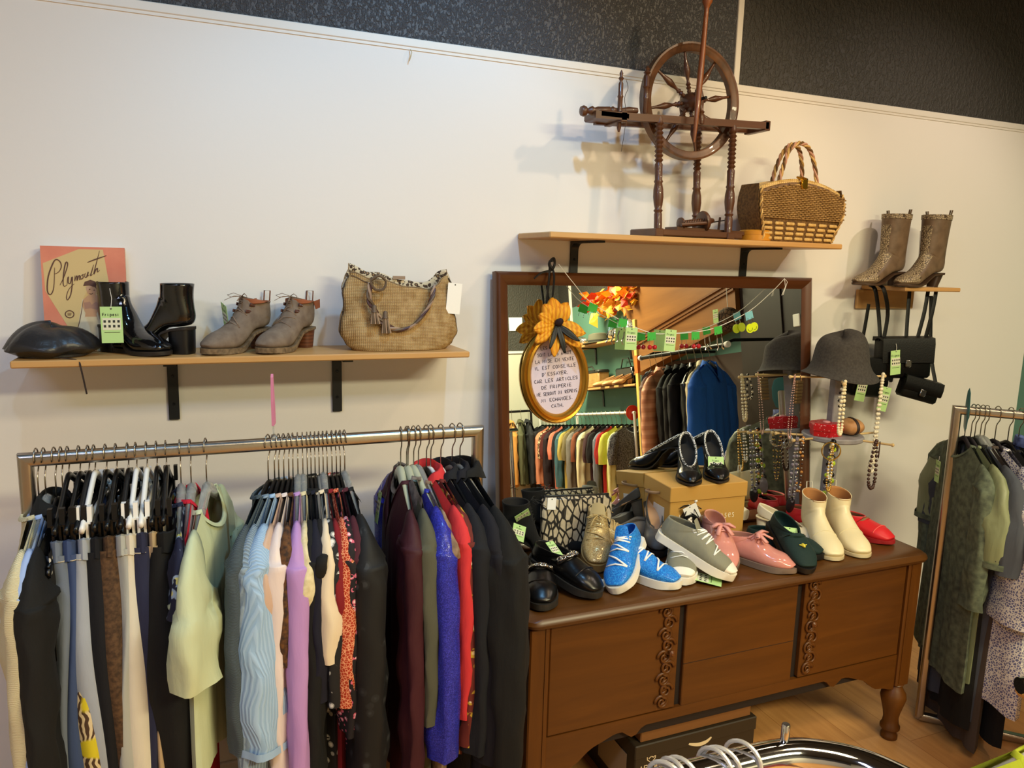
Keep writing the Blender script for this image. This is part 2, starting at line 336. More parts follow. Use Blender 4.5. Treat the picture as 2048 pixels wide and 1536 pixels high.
# ---------------------------------------------------------------- sideboard
m_oak = M('oak_stain', (98, 56, 12), .42, kind='wood', c2=(64, 33, 4), sc=22, axis=0)
m_oakv = M('oak_stain_upright', (102, 58, 13), .42, kind='wood', c2=(68, 36, 5), sc=22, axis=2)
m_oaktop = M('oak_stain_top', (98, 60, 22), .36, kind='wood', c2=(64, 36, 10), sc=20, axis=0)
m_gap = M('dark_gap', (26, 14, 7), .8)
def scroll(g, cx, cz, s, y, r=.004):
    """carved acanthus spiral in the xz plane"""
    pts = []
    for k in range(26):
        a = k/25*3.3*PI; rr = .024*(1-k/25*.88); pts.append((cx+s*rr*math.cos(a), y-.0022*math.sin(k/25*PI)-.001, cz+rr*math.sin(a)))
    g.tube(pts, [r*(1-.5*k/25) for k in range(26)], 6)
def sideboard():
    X0, X1, Y0, Y1, ZT = .785, 2.255, -.585, -.02, .705
    t = thing('sideboard', 'old stained oak sideboard with carved door strips and turned feet', 'sideboard', ((X0+X1)/2, (Y0+Y1)/2, 0))
    ox, oy = (X0+X1)/2, (Y0+Y1)/2; W = (X1-X0)/2; D = (Y1-Y0)/2
    # top with rounded front corners
    e = .022; x0, x1, y0, y1 = -W-e, W+e, -D-e, D; rc = .045; poly = [(x1, y1), (x0, y1)]
    for cx, a0 in ((x0+rc, PI), (x1-rc, 1.5*PI)):
        for k in range(7): poly.append((cx+rc*math.cos(a0+PI/2*k/6), y0+rc+rc*math.sin(a0+PI/2*k/6)))
    g = G(); rings = []
    for dz, ins in ((-.032, .014), (-.026, .004), (-.016, 0), (-.006, .003), (0, .010)):
        rings.append([(p[0]-math.copysign(ins, p[0]), p[1]+(ins if p[1] < 0 else 0), ZT+dz) for p in poly])
    g.loft(rings); g.obj('top', m_oaktop, t, smooth=35)
    zt = ZT-.032; zb = .265
    # corner posts with turned feet
    for sx in (-1, 1):
        for sy in (-1, 1):
            px, py = sx*(W-.03), sy*(D-.03)
            p = G().box((px-.03, py-.03, .215), (px+.03, py+.03, zt), bev=.004).obj('post', m_oakv, t, smooth=30)
            g = G().lathe([(.026, .219), (.03, .213), (.024, .208), (.029, .196), (.040, .178), (.043, .160), (.036, .132), (.029, .105), (.025, .080), (.028, .058), (.033, .050), (.033, .040), (.024, .034), (.024, .022), (.028, .016), (.028, .004), (.024, 0)], 22, (px, py, 0))
            g.obj('foot', m_oakv, t, smooth=50)
            if sy < 0: G().box((px+sx*-.018-.003, py-.0325, .23), (px+sx*-.018+.003, py-.029, zt)).obj('bead', m_oakv, p, smooth=False)
    # carcass panels
    G().box((-W+.004, -D+.05, zb), (-W+.02, D-.05, zt)).obj('side_panel', m_oak, t, smooth=False)
    G().box((W-.02, -D+.05, zb), (W-.004, D-.05, zt)).obj('side_panel', m_oak, t, smooth=False)
    G().box((-W+.05, D-.012, zb), (W-.05, D-.004, zt)).obj('back_panel', m_oak, t, smooth=False)
    G().box((-W+.02, -D+.03, zb), (W-.02, D-.012, zb+.012)).obj('bottom_panel', m_oak, t, smooth=False)
    # front: left door, centre panel, right door
    yf = -D+.012; xa, xb = -.235, .215
    def slab(name, x0, x1, z0, z1, y=yf): return G().box((x0, y, z0), (x1, y+.02, z1), bev=.0025).obj(name, m_oak, t, smooth=30)
    G().box((-W+.05, yf+.012, zb), (W-.05, yf+.02, zt)).obj('front_frame', m_gap, t, smooth=False)
    zd = .338
    dl = slab('door', -W+.064, xa-.013, zd, zt-.004, yf-.004); dr = slab('door', xb+.013, W-.064, zd, zt-.004, yf-.004)
    slab('centre_panel', xa+.013, xb-.013, .300, zt-.004, yf)
    for zz in (.47,): G().box((xa+.013, yf-.0006, zz), (xb-.013, yf+.002, zz+.0015)).obj('panel_joint', m_gap, t, smooth=False)
    for d, xs, sgn, kx in ((dl, xa-.056, 1, xa-.02), (dr, xb+.05, -1, xb+.078)):
        yy = yf-.005
        g = G()
        for k in range(9): scroll(g, xs+(.006 if k % 2 else -.006), zd+.028+k*.036, (1 if k % 2 else -1)*sgn, yy, .0052)
        for k in range(18):
            z = zd+.012+k*.018; q = (-1)**k; g.tube([(xs-.016*q, yy, z), (xs-.004*q, yy-.003, z+.010), (xs+.014*q, yy, z+.018)], [.0018, .0050, .0015], 6)
        g.tube(cr([(xs+.008*math.sin(q*1.7), yy-.001, zd+.008+q*.0265) for q in range(13)], 40), .0035, 6)
        g.obj('carved_strip', m_oakv, d, smooth=True)
        G().lathe([(.005, 0), (.004, .008), (.006, .011), (.010, .016), (.010, .021), (.005, .026)], 14, (xs+.008*sgn, yy, zd+.19), axis=(0, -1, 0)).obj('knob', M('knob_wood', (92, 52, 22), .3), d)
    # apron with scrolled cut-outs, deeper in the middle
    def curve(xs, xe, n=18):
        out = []
        for k in range(n+1):
            u = k/n; x = lerp(xs, xe, u)
            z = .208+.085*sm(0, .72, u)+.006*math.sin(u*PI*6)*(1-u)
            if u > .8: z = .293-.022*math.sin((u-.8)/.2*PI)
            out.append((x, z))
        return out
    low = [(-W+.06, .205)]+curve(-W+.085, -.36)+[(-.345, .300), (.345, .300)]+list(reversed(curve(W-.085, .36)))+[(W-.06, .205)]
    up = [(W-.06, zd-.004), (-W+.06, zd-.004)]
    g = G(); n = len(low)
    v = []
    for (x, z) in low: v += [(x, yf-.002, z), (x, yf-.002, zd-.004), (x, yf+.018, z), (x, yf+.018, zd-.004)]
    f = []
    for k in range(n-1):
        a, b = 4*k, 4*k+4
        f += [(a, b, b+1, a+1), (a+2, a+3, b+3, b+2), (a, a+2, b+2, b), (a+1, b+1, b+3, a+3)]
    g.add(v, f); g.obj('apron', m_oak, t, smooth=35)
sideboard()
# ================================================================ clothes racks, hangers, garments
m_steel = M('brushed_steel', (176, 168, 158), .28, 1, bump=.1, sc=200)
m_wire = M('hook_wire', (170, 160, 145), .25, 1)
def rrect(w, h, r, n=4):
    out = []
    for sx, sy, a0 in ((1, 1, 0), (-1, 1, PI/2), (-1, -1, PI), (1, -1, 1.5*PI)):
        for k in range(n+1):
            a = a0+PI/2*k/n; out.append((sx*(w/2-r)+r*math.cos(a), sy*(h/2-r)+r*math.sin(a)))
    return out
SEC = rrect(.03, .03, .009)
def rack(name, label, p0, p1, ztop, zlow, base=.26):
    """floor rack of mitred steel tube from p0 to p1 (xy), bar centre at ztop"""
    d = Vector((p1[0]-p0[0], p1[1]-p0[1], 0)); L = d.length; t = thing(name, label, 'clothes rack', (p0[0], p0[1], 0), math.atan2(d.y, d.x))
    h = .015
    G().loft([[(-b, a, ztop+b) for a, b in SEC], [(L+b, a, ztop+b) for a, b in SEC]]).obj('hanging_bar', m_steel, t, smooth=45)
    for x in (0, L):
        G().loft([[(x+a, b, zlow) for a, b in SEC], [(x+a, b, ztop+(-a if x == 0 else a)) for a, b in SEC]]).obj('upright', m_steel, t, smooth=45)
    for x in (0, L):
        G().loft([[(x+a, -base, zlow+b) for a, b in SEC], [(x+a, base, zlow+b) for a, b in SEC]]).obj('foot', m_steel, t, smooth=45)
    G().loft([[(0, a, zlow+b) for a, b in SEC], [(L, a, zlow+b) for a, b in SEC]]).obj('lower_bar', m_steel, t, smooth=45)
    return t
RY, RZ = -.42, 1.193
rack('clothes_rack', 'brushed steel clothes rack full of garments below the boot shelf', (-.372, RY), (.682, RY), RZ, .04)
HM = {'black': M('hanger_black_plastic', (9, 9, 10), .3), 'clear': M('hanger_clear_plastic', (225, 228, 225), .12, trans=.75), 'white': M('hanger_white_plastic', (228, 226, 220), .35),
      'grey': M('hanger_grey_velvet', (120, 116, 108), .8), 'dark': M('hanger_dark_velvet', (28, 22, 28), .9), 'sage': M('hanger_sage_plastic', (168, 172, 150), .35), 'wood': M('hanger_wood', (150, 104, 60), .4)}
HNAME = {'black': 'black plastic', 'clear': 'clear plastic', 'white': 'white plastic', 'grey': 'grey velvet', 'dark': 'dark velvet', 'sage': 'pale sage plastic', 'wood': 'wooden'}
def hook_pts(rb=.019, drop=.075):
    pts = []
    for k in range(11):
        a = R(-20)+R(215)*k/10; pts.append((0, -(rb)*math.cos(a), rb*math.sin(a)+.0))
    pts = list(reversed(pts))
    return [(0, p[1], p[2]) for p in pts]
_HC = {}
def hanger_meshes(kind, clip):
    if (kind, clip) in _HC: return _HC[kind, clip]
    m = HM[kind]; out = []
    # hook: over the bar (bar centre is the origin), then down to the neck
    pts = []
    for k in range(13):
        a = R(200)-R(225)*k/12; pts.append((0, .021*math.cos(a), .021*math.sin(a)+.003))
    cz = .055 if clip else 0
    pts += [(0, .016, -.022), (0, .004, -.036), (0, 0, -.045), (0, 0, -.105+cz)]
    out.append(('hook', G().tube(pts, .0017, 6).mesh('hook', m_wire)))
    up = lambda q: [(p[0], p[1], p[2]+cz) for p in q]
    g = G()
    arm = [(0, 0, -.098), (0, -.03, -.108), (0, -.09, -.137), (0, -.15, -.166), (0, -.205, -.194)] if not clip else [(0, 0, -.098), (0, -.04, -.112), (0, -.11, -.145), (0, -.175, -.172)]
    arm = up(arm); full = cr([(p[0], -p[1], p[2]) for p in reversed(arm)]+arm[1:], 24)
    if kind in ('sage', 'wood', 'clear') and not clip:
        rs = [.0055+.006*math.sin(PI*k/24) for k in range(25)]
    else: rs = [.0058]*25
    g.tube(full, rs, 8, flat=1.5)
    if clip: g.tube(up([(0, -.175, -.172), (0, .175, -.172)]), .0048, 6)
    elif kind in ('black', 'dark', 'grey'): g.tube([(0, -.2, -.178), (0, 0, -.185), (0, .2, -.178)], .004, 6)
    out.append(('shoulders', g.mesh('shoulders', m)))
    if clip:
        for s in (-1, 1):
            g = G()
            for sx in (-1, 1):
                g.prism([(s*.128, -.160+cz), (s*.158, -.160+cz), (s*.155, -.215+cz), (s*.131, -.215+cz)], sx*.004, sx*.009, 'yz')
                g.prism([(s*.136, -.128+cz), (s*.15, -.128+cz), (s*.154, -.165+cz), (s*.132, -.165+cz)], sx*.007, sx*.016, 'yz')
            out.append(('clip', g.mesh('clip', m, smooth=False)))
    _HC[kind, clip] = out; return out
def hanger(x, y, z, rot, kind, clip, label, group=None):
    t = thing('clothes_hanger', label, 'hanger', (x, y, z), rot, group)
    for n, me in hanger_meshes(kind, clip): link(n, me, t)
    return t
def hang_label(pre, label):
    w = (pre+label).replace(',', '').split(); return ' '.join(w[:15] if w[:15][-1] not in ('the', 'a', 'of', 'and', 'by', 'on', 'in', 'at') else w[:14])
def cloth_folds(seed, n=3):
    r = random.Random(seed); return [(r.uniform(1.2, 4.5), r.uniform(0, 6.28), r.uniform(.4, 1)) for _ in range(n)]
def sleeve(t, side, m, z0, sw, ln, r0=.06, r1=.045, thick=.62, seed=0, out=.035, cuff=None, wrink=.006, bend=0):
    r = random.Random(seed*7+side); ph = r.uniform(0, 6); nr = max(8, int(ln/.025)); rings = []; n = 22
    path = cr([(0, side*(sw-.045), z0-r0*.80), (0, side*(sw-.006), z0-r0*.98), (bend*.3, side*(sw+out*.3), z0-r0*1.35-.012), (bend*.7, side*(sw+out*.8), z0-.06-(ln-.06)*.4), (bend, side*(sw+out), z0-.06-(ln-.06)*.7), (bend*1.6, side*(sw+out*.8), z0-ln)], nr)
    for i, p in enumerate(path):
        s = i/nr; ra = lerp(r0, r1, s); w = wrink*math.sin(s*ln*55+ph)*sm(.1, .3, s)
        tilt = (1-sm(0, .13/ln, s))*R(80); rr = []; th_ = thick*lerp(.42, 1, sm(0, .14/ln, s))
        for k in range(n):
            a = 2*PI*k/n; fx = 1+(.2*math.sin(3*a+ph+s*4)+.14*math.sin(5*a-ph+s*7))*sm(.05, .4, s)
            yy = ra*math.cos(a)*(1+.06*math.sin(4*a+ph)*s); xx = ra*th_*math.sin(a)*fx+w*math.cos(a*2)
            rr.append((p[0]+xx, p[1]+side*yy*math.cos(tilt), p[2]+yy*math.sin(tilt)+w*.4))
        rings.append(rr)
    o = G().loft(rings, (True, False)).obj('sleeve', m, t, smooth=True)
    if cuff is not None:
        p = path[-1]; q = path[-3]
        rg = [[(c[0]+(c[0]-p[0])*.09, c[1]+(c[1]-p[1])*.09, c[2]+dz) for c in rings[-1]] for dz in (-.001, .018)]
        G().loft(rg, (False, False)).obj('cuff', cuff, o, smooth=True)
    return o
PAPER = M('paper_white', (238, 236, 228), .7)
TAGG = M('tag_green_paper', (178, 214, 140), .7); TAGP = M('tag_print_panel', (214, 214, 188), .7); INK = M('ink_dark', (44, 48, 44), .7); STRING = M('white_string', (232, 230, 222), .7)
def price_tag(parent, loc, rot=(0, 0, 0), w=.036, h=.066, string=.03, plain=False, sub=True):
    """a swing tag hanging in the local xz plane, front towards -y, hole at the origin"""
    m = PAPER if plain else TAGG
    g = G().prism([(-w/2, -h), (w/2, -h), (w/2, .004), (-w/2, .004)], -.0004, .0004)
    o = g.obj('price_tag', m, parent, smooth=False, loc=loc, rot=rot)
    if not plain:
        G().prism([(-w*.42, -h*.62), (w*.42, -h*.62), (w*.42, -h*.28), (-w*.42, -h*.28)], -.0008, -.0003).obj('print_panel', TAGP, o, smooth=False)
        g = G(); P = lambda x, z: (x, -.0011, z)
        write(g, 'Fripesi', 0, -h*.22, h*.085, P, r=h*.008, wide=.8)
        rr = random.Random(int(w*1e5)+int(h*1e5))
        for rz in (-.38, -.52):
            for k in range(4):
                cx = (k-1.5)*w*.21; cz = h*rz
                g.add([P(cx-w*.055, cz-h*.03), P(cx+w*.055, cz-h*.03), P(cx+w*.055, cz+h*.04), P(cx-w*.055, cz+h*.04)], [(0, 1, 2, 3)])
        g.add([P(-w*.36, -h*.70), P(w*.36, -h*.70), P(w*.36, -h*.685), P(-w*.36, -h*.685)], [(0, 1, 2, 3)])
        g.obj('print', INK, o, smooth=False)
    G().lathe([(.0022, -.0009), (.0022, .0009)], 8, (0, 0, -.001), axis=(0, 1, 0)).obj('hole', INK, o, smooth=False)
    if string: G().tube([(0, -.001, 0), (.003, 0, string*.5), (0, .001, string)], .0007, 5).obj('string', STRING, o)
    return o
def wtag(t, loc, rot, w=.036, h=.066, string=.0, plain=False):
    o = price_tag(t, loc, rot, w, h, string, plain); o.matrix_parent_inverse = Matrix.LocRotScale(t.location, t.rotation_euler, t.scale).inverted(); return o
def top(x, label, m, L=.62, sw=.2, th=.032, sl=.55, rot=0, seed=1, neck='round', hang='black', r0=.058, r1=.04, flare=.0, y=None, z=None, lining=None, collar=None, cuff=None, fold=.012, name='shirt', cat='shirt', out=.03, dz=0, bend=0, thick=.62, tagat=None, hem=0, hlabel=None, low=0, base=None, wrink=.006, nodrop=False, sl2=None, nohang=False, group=None):
    yb = RY if y is None else y; zb = RZ if z is None else z
    if base is None: base = rot
    t = thing(name, label, cat, (x, yb, zb), R(rot), group)
    if not nohang: hanger(x, yb, zb, R(rot), hang, False, hlabel or hang_label(HNAME[hang]+' hanger holding the ', label))
    F = cloth_folds(seed); r = random.Random(seed)
    zs = lambda ay: -.091-dz-.43*max(0, ay-.035)
    nw = {'round': .075, 'v': .07, 'wide': .105, 'high': .055, 'coat': .06, 'strap': .13}[neck]; dropF = {'round': .055, 'v': .15, 'wide': .06, 'high': .0, 'coat': .1, 'strap': .05}[neck]
    zh = -.13-L
    def P(v, s, side):
        a = lerp(sw, sw+flare, sm(0, 1, s))*(1-.06*math.sin(min(1, s*2.5)*PI)*(1 if sl else 0))
        yy = v*a; ay = abs(v)*sw; zt = zs(ay)
        if ay < nw:
            d = dropF if side > 0 else .015
            q = ay/nw; zt = zs(nw)-d*((1-q) if neck in ('v', 'coat') else math.sqrt(max(0, 1-q*q)))
        hz = zh+hem*(1-v*v)+.006*math.sin(v*9+seed)
        zz = lerp(zt, hz, s)
        bx = th*math.sqrt(max(0, 1-abs(v)**2.6))*sm(-.06, .16, s+(0 if ay > nw else .1*(1-(ay/nw)**2)))
        if ay < nw: bx = max(bx, .032*math.sqrt(max(0, 1-(ay/nw)**2))*(1-sm(0, .25, s)))
        w = sum(k[2]*math.sin(k[0]*v*PI+k[1]+s*1.3) for k in F)/len(F)
        w2 = sum(k[2]*math.sin(k[0]*1.7*v*PI+k[1]*2+s*.7) for k in F)/len(F)
        xx = side*bx+w*fold*1.6*sm(.05, .7, s)+side*w2*fold*sm(.05, .6, s)*(1-abs(v)**3)+low*s*0
        return (xx+bend*s*s, yy, zz)
    for side, nm in ((1, 'front'), (-1, 'back')):
        o = G().grid(lambda u, s, sd=side: P(u*2-1, s, sd), 26, 22).obj(nm, m if lining is None else [m], t, smooth=True)
    if sl:
        for sd in (-1, 1): sleeve(t, sd, m, zs(sw)+.006, sw, sl if (sd < 0 or sl2 is None) else sl2, r0, r1, thick, seed, out, cuff, wrink, bend)
    # neckband or collar follows the neckline
    mc = collar or m; bh = {'round': .004, 'v': .004, 'wide': .004, 'high': .026, 'coat': .034, 'strap': .003}[neck]; n = 30; rings = [[], [], [], []]
    for k in range(n):
        a = 2*PI*k/n; c, s_ = math.cos(a), math.sin(a); side = 1 if s_ >= 0 else -1; x0, y0, z0 = P(c*nw/sw, 0, side)
        hgt = bh*(1 if neck != 'coat' or s_ < 0 else max(.2, 1-s_*.8))*(.35+.65*abs(s_) if neck == 'coat' else 1); o = 1.12 if neck == 'coat' else 1.0
        rings[0].append((x0, y0, z0-.004)); rings[1].append((x0*.9, y0*.94, z0+hgt)); rings[2].append((x0*1.0+.003*s_, y0*.98*o, z0+hgt*.98)); rings[3].append((x0*1.1+(.022*s_ if neck == 'coat' else .004*s_), y0*1.04*(1.16 if neck == 'coat' else 1), z0-.004-(.024*abs(s_)*(1.3 if s_ > 0 else .7) if neck == 'coat' else 0)))
    G().loft(rings, (False, False)).obj('collar' if neck in ('high', 'coat') else 'neckband', mc, t, smooth=True)
    if tagat:
        price_tag(t, tagat[0], tagat[1], *(tagat[2] if len(tagat) > 2 else ()))
    return t
def pants(x, label, m, L=.95, w=.175, th=.031, rot=0, seed=1, hang='black', band=None, name='trousers', cat='trousers', flare=0, y=None, z=None, bend=0, skirt=False, hlabel=None, dz=0, fly=True):
    yb = RY if y is None else y; zb = RZ if z is None else z
    t = thing(name, label, cat, (x, yb, zb), R(rot)); hanger(x, yb, zb, R(rot), hang, True, hlabel or hang_label(HNAME[hang]+' clip hanger holding the ', label))
    r = random.Random(seed); zt = -.135-dz; F = cloth_folds(seed); ph = r.uniform(0, 6); n = 30
    def ring(c, a, b, z, k0, dx=0):
        return [(dx+b*math.sin(2*PI*k/n)*(1+.12*math.sin(2*PI*k/n*3+k0))+.25*b*math.sin(3*PI*k/n+k0*2), c+a*math.copysign(abs(math.cos(2*PI*k/n))**.8, math.cos(2*PI*k/n)), z+.004*math.cos(4*PI*k/n)) for k in range(n)]
    # waistband: sags between the clips
    bandm = band or m
    def wring(z, g): return [(g*th*.9*math.sin(2*PI*k/n), w*g*math.cos(2*PI*k/n), z-.016*abs(math.sin(2*PI*k/n))) for k in range(n)]
    G().loft([wring(zt-.042, 1.03), wring(zt, 1.0), wring(zt, .93), wring(zt-.042, .93)], (False, False)).obj('waistband', bandm, t, smooth=50)
    crotch = zt-.27
    if skirt:
        rings = [ring(0, lerp(w, w+flare, s), th*lerp(.95, 1.5, s), lerp(zt-.036, zt-L, s)-.016*(1-s)*0, ph+s*1.2, bend*s) for s in [i/16 for i in range(17)]]
        G().loft(rings, (False, False)).obj('skirt_body', m, t, smooth=True); return t
    rings = [ring(0, w*.8, th*.9, lerp(zt-.03, crotch, s), ph+s, bend*s*.3) for s in [i/6 for i in range(7)]]
    G().loft(rings, (False, False)).obj('seat', m, t, smooth=True)
    for sd in (-1, 1):
        rg = []
        for i in range(25):
            s = i/24; a = lerp(w*.52, w*.58, sm(0, .25, s))-w*.14*sm(.3, 1, s)+flare*s; b = th*(lerp(.92, 1.12, sm(0, .1, s))+.10*math.sin(s*11+ph)*sm(0, .2, s)); z = lerp(zt-.034, zt-L, s)
            rg.append(ring(sd*lerp(w*.49, w*.55, sm(0, .3, s))+.006*math.sin(s*6+ph)*s, a, b, z, ph+s*3*sd, bend*s+.006*math.sin(s*7+ph)*sm(0, .3, s)))
        G().loft(rg, (False, False)).obj('leg', m, t, smooth=True)
    if band is not None and fly:
        for zz in (zt-.046, zt-.098): G().tube([(1.04*p[0], p[1], p[2]) for p in ring(0, w*1.02, th*1.0, zz, ph)], .0011, 5, closed=True).obj('stitch_seam', M('stitch_ochre', (190, 176, 150), .8), t)
        for s in (-1, 1):
            for yy in (-.12, .0, .12): G().box((s*th*.9-.003, yy-.005, zt-.046), (s*th*.9+.003, yy+.005, zt+.001)).obj('belt_loop', bandm, t, smooth=False)
    return t
# ---------------------------------------------------------------- garments on the long rack, from the left
def F(name, c, c2=None, rough=.85, sc=900, bump=.25, **k): return M(name, c, rough, kind=k.pop('kind', 'fabric'), c2=c2, sc=sc, bump=bump, **k)
f_black = F('cloth_black', (7, 7, 7)); f_black2 = F('cloth_black_warm', (12, 11, 9)); f_navy = F('cloth_navy', (12, 13, 32)); f_denim = F('denim_blue', (46, 62, 100), (66, 84, 124)); f_denimg = F('denim_grey', (92, 102, 118), (118, 128, 142))
f_deniml = F('denim_pale', (142, 148, 158), (168, 174, 184)); f_denimn = F('denim_navy', (30, 32, 56), (40, 44, 72)); f_cream = F('denim_cream', (206, 198, 178), (220, 212, 194)); f_greyj = F('cotton_grey', (158, 160, 154), (176, 178, 172))
top(-.352, 'cream knit jumper, leftmost on the long rack', F('knit_cream', (226, 214, 176), (206, 194, 152), kind='knit', sc=160, bump=.6), L=.50, sl=.5, rot=-2.4, seed=3, hang='dark', name='jumper', cat='jumper')
top(-.338, 'pale blue shirt squeezed beside the cream jumper', F('cotton_paleblue', (158, 178, 218)), L=.62, sl=.58, rot=-2.4, seed=4, hang='clear')
top(-.318, 'black jacket with broad sleeve near the left rack upright', f_black2, L=.85, sl=.62, rot=-4.2, seed=5, hang='black', neck='coat', r0=.075, r1=.06, thick=.5, name='jacket', cat='jacket')
top(-.305, 'black blouse with white dots left of the grey jeans', M('dots_black_white', (18, 17, 18), .8, kind='spots', c2=(222, 216, 204), sc=34, thr=.22), L=.86, sl=0, sw=.185, rot=-1, seed=6, hang='black', name='blouse', cat='blouse')
pants(-.292, 'grey washed jeans next to the dotted blouse', f_denimg, band=f_denimg, rot=-1.8, seed=7)
pants(-.270, 'dark blue jeans with a pocket seam, second pair from the left', f_denim, band=f_denim, rot=-2.1, seed=8)
pants(-.252, 'brown and yellow swirl print trousers between blue and pale jeans', M('print_swirl', (74, 52, 34), .8, kind='swirl', c2=(212, 192, 150), c3=(206, 188, 34), sc=26), rot=-2.4, seed=9, hang='black', dz=.1)
pants(-.240, 'pale grey-blue jeans held by a white clip', f_deniml, band=f_deniml, rot=-2.8, seed=10, hang='white')
pants(-.217, 'black-navy trousers left of the brown animal print', F('cloth_inky', (8, 9, 16)), rot=-2.8, seed=11, hang='black', th=.03)
pants(-.196, 'brown animal print trousers of soft velour', M('print_brown_animal', (92, 66, 42), .85, kind='noise', c2=(58, 40, 24), sc=110, bump=.3), rot=-2.1, seed=12, th=.03)
pants(-.172, 'grey cotton trousers right of the animal print', f_greyj, band=f_greyj, rot=-1.8, seed=13, hang='black')
pants(-.155, 'cream white jeans with open waistband', f_cream, band=f_cream, rot=-2.1, seed=14, hang='white')
pants(-.133, 'navy jeans with dark waistband beside the cream pair', f_denimn, band=f_denimn, rot=-1.8, seed=15, hang='white')
pants(-.112, 'beige chinos mostly hidden behind the navy jeans', F('chino_beige', (182, 156, 118)), rot=-1.8, seed=16, hang='black', th=.022)
pants(-.092, 'wide black trousers with a high flat waistband', f_black, rot=-1, seed=17, hang='black', th=.036, flare=.03, w=.185)
top(-.062, 'navy floral blouse left of the red dress', M('floral_navy', (20, 24, 50), .8, kind='floral', c2=(212, 206, 120), c3=(150, 170, 190), sc=26, thr=.3), L=.78, sl=.16, rot=-1.4, seed=18, hang='clear', name='blouse', cat='blouse', out=.015, r0=.04)
top(-.040, 'red dress hanging half behind the sage tee', F('jersey_red', (176, 16, 40), (198, 22, 48)), L=.98, sl=0, sw=.185, rot=-4.2, seed=19, hang='clear', neck='v', name='dress', cat='dress', flare=.07, th=.024)
top(-.006, 'pale sage short-sleeved tee facing the room', F('jersey_sage', (200, 206, 164), (178, 188, 156)), L=.56, sl=.30, sl2=.2, rot=-10, seed=20, hang='clear', neck='wide', flare=.04, r0=.09, r1=.085, thick=.5, th=.034, fold=.014, name='tee_shirt', cat='shirt', out=.03)
# middle bunch
top(.135, 'dark slate cardigan at the left of the middle bunch', F('knit_slate', (74, 86, 92), (60, 70, 76), kind='knit', sc=120, bump=.5), L=.60, sl=.5, rot=-22, seed=21, hang='black', name='cardigan', cat='cardigan')
top(.150, 'grey-blue crinkled blouse beside the slate cardigan', F('crinkle_greyblue', (140, 158, 172), (116, 134, 150), kind='knit', sc=60, axis=1, bump=1), L=.74, sl=.62, rot=-21, seed=22, hang='black', name='blouse', cat='blouse')
top(.160, 'light blue striped shirt with a gathered cuff', M('stripe_lightblue', (146, 176, 206), .8, kind='stripes', c2=(160, 188, 216), sc=70, axis=1, thr=.3, bump=.6), L=.60, sl=.5, rot=-17, seed=23, hang='black', r1=.06, cuff=F('cuff_blue', (150, 178, 208)), wrink=.011, thick=.8)
top(.172, 'blush beige long dress under the striped shirt', F('satin_blush', (198, 168, 146), (186, 156, 136), rough=.5), L=.95, sl=.2, rot=-16, seed=24, hang='black', name='dress', cat='dress', r0=.045)
top(.184, 'white satin blouse with a pale pink sheen', F('satin_white', (226, 212, 206), (208, 190, 184), rough=.4), L=.72, sl=.56, rot=-14, seed=25, hang='black', name='blouse', cat='blouse')
top(.194, 'brown patterned blouse, a sliver between white and lavender', M('print_ochre', (104, 66, 30), .8, kind='noise', c2=(46, 30, 20), sc=90), L=.7, sl=.3, rot=-11, seed=26, hang='black', name='blouse', cat='blouse', r0=.04)
top(.206, 'lavender crepe blouse with long sleeve', F('crepe_lavender', (184, 142, 198), (166, 124, 184), rough=.6), L=.74, sl=.66, rot=-8, seed=27, hang='clear', name='blouse', cat='blouse', r0=.066, r1=.056, thick=.55, wrink=.003)
top(.218, 'cream embroidered blouse with rolled collar', M('lace_cream', (218, 206, 168), .8, kind='noise', c2=(196, 182, 140), sc=70, bump=.6), L=.6, sl=.16, rot=-6, seed=28, hang='clear', name='blouse', cat='blouse', r0=.05)
top(.229, 'black long-sleeved top right of the lavender blouse', f_black, L=.66, sl=.6, rot=-6, seed=29, hang='black')
top(.238, 'navy tunic wedged in the middle bunch', f_navy, L=.7, sl=.4, rot=-5, seed=30, hang='black', name='tunic', cat='tunic')
top(.248, 'black beaded dress left of the cream tee', f_black2, L=.88, sl=.1, rot=-5, seed=31, hang='black', name='dress', cat='dress', neck='v')
top(.258, 'cream short-sleeved tee among black tops', F('jersey_cream', (224, 208, 180), (214, 196, 166)), L=.42, sl=.30, rot=-4, seed=32, hang='grey', name='tee_shirt', cat='shirt', r0=.055, r1=.05)
top(.268, 'black and white flecked blouse right of the cream tee', M('fleck_bw', (22, 22, 24), .8, kind='floral', c2=(220, 218, 210), c3=(150, 150, 146), sc=40, thr=.3), L=.66, sl=.42, rot=-4, seed=33, hang='clear', name='blouse', cat='blouse')
top(.278, 'red skirted dress showing a red strip', F('jersey_deepred', (122, 16, 24)), L=.86, sl=.2, rot=-3, seed=34, hang='black', name='dress', cat='dress', r0=.04)
top(.290, 'orange-red tile print dress', M('print_tile_red', (150, 44, 20), .8, kind='crackle', c2=(222, 150, 110), c3=(176, 58, 26), sc=150, thr=.1), L=.5, sl=.42, rot=-2, seed=35, hang='black', name='dress', cat='dress', r0=.05, r1=.046)
top(.301, 'black dress with pink and white flowers', M('floral_pink', (22, 16, 20), .8, kind='floral', c2=(232, 190, 196), c3=(206, 96, 120), sc=60, thr=.36), L=.82, sl=.5, rot=-2, seed=36, hang='black', name='dress', cat='dress')
top(.311, 'dark maroon tunic behind the flowered dress', F('cloth_maroon', (70, 22, 34)), L=.9, sl=.5, rot=0, seed=37, hang='black', name='tunic', cat='tunic')
top(.322, 'sheer black blouse with a woven leaf pattern', M('sheer_leaf', (7, 7, 8), .7, kind='floral', c2=(46, 48, 50), c3=(24, 25, 26), sc=26, thr=.3), L=.80, sl=.66, rot=2, seed=38, hang='clear', name='blouse', cat='blouse', r0=.08, r1=.07)
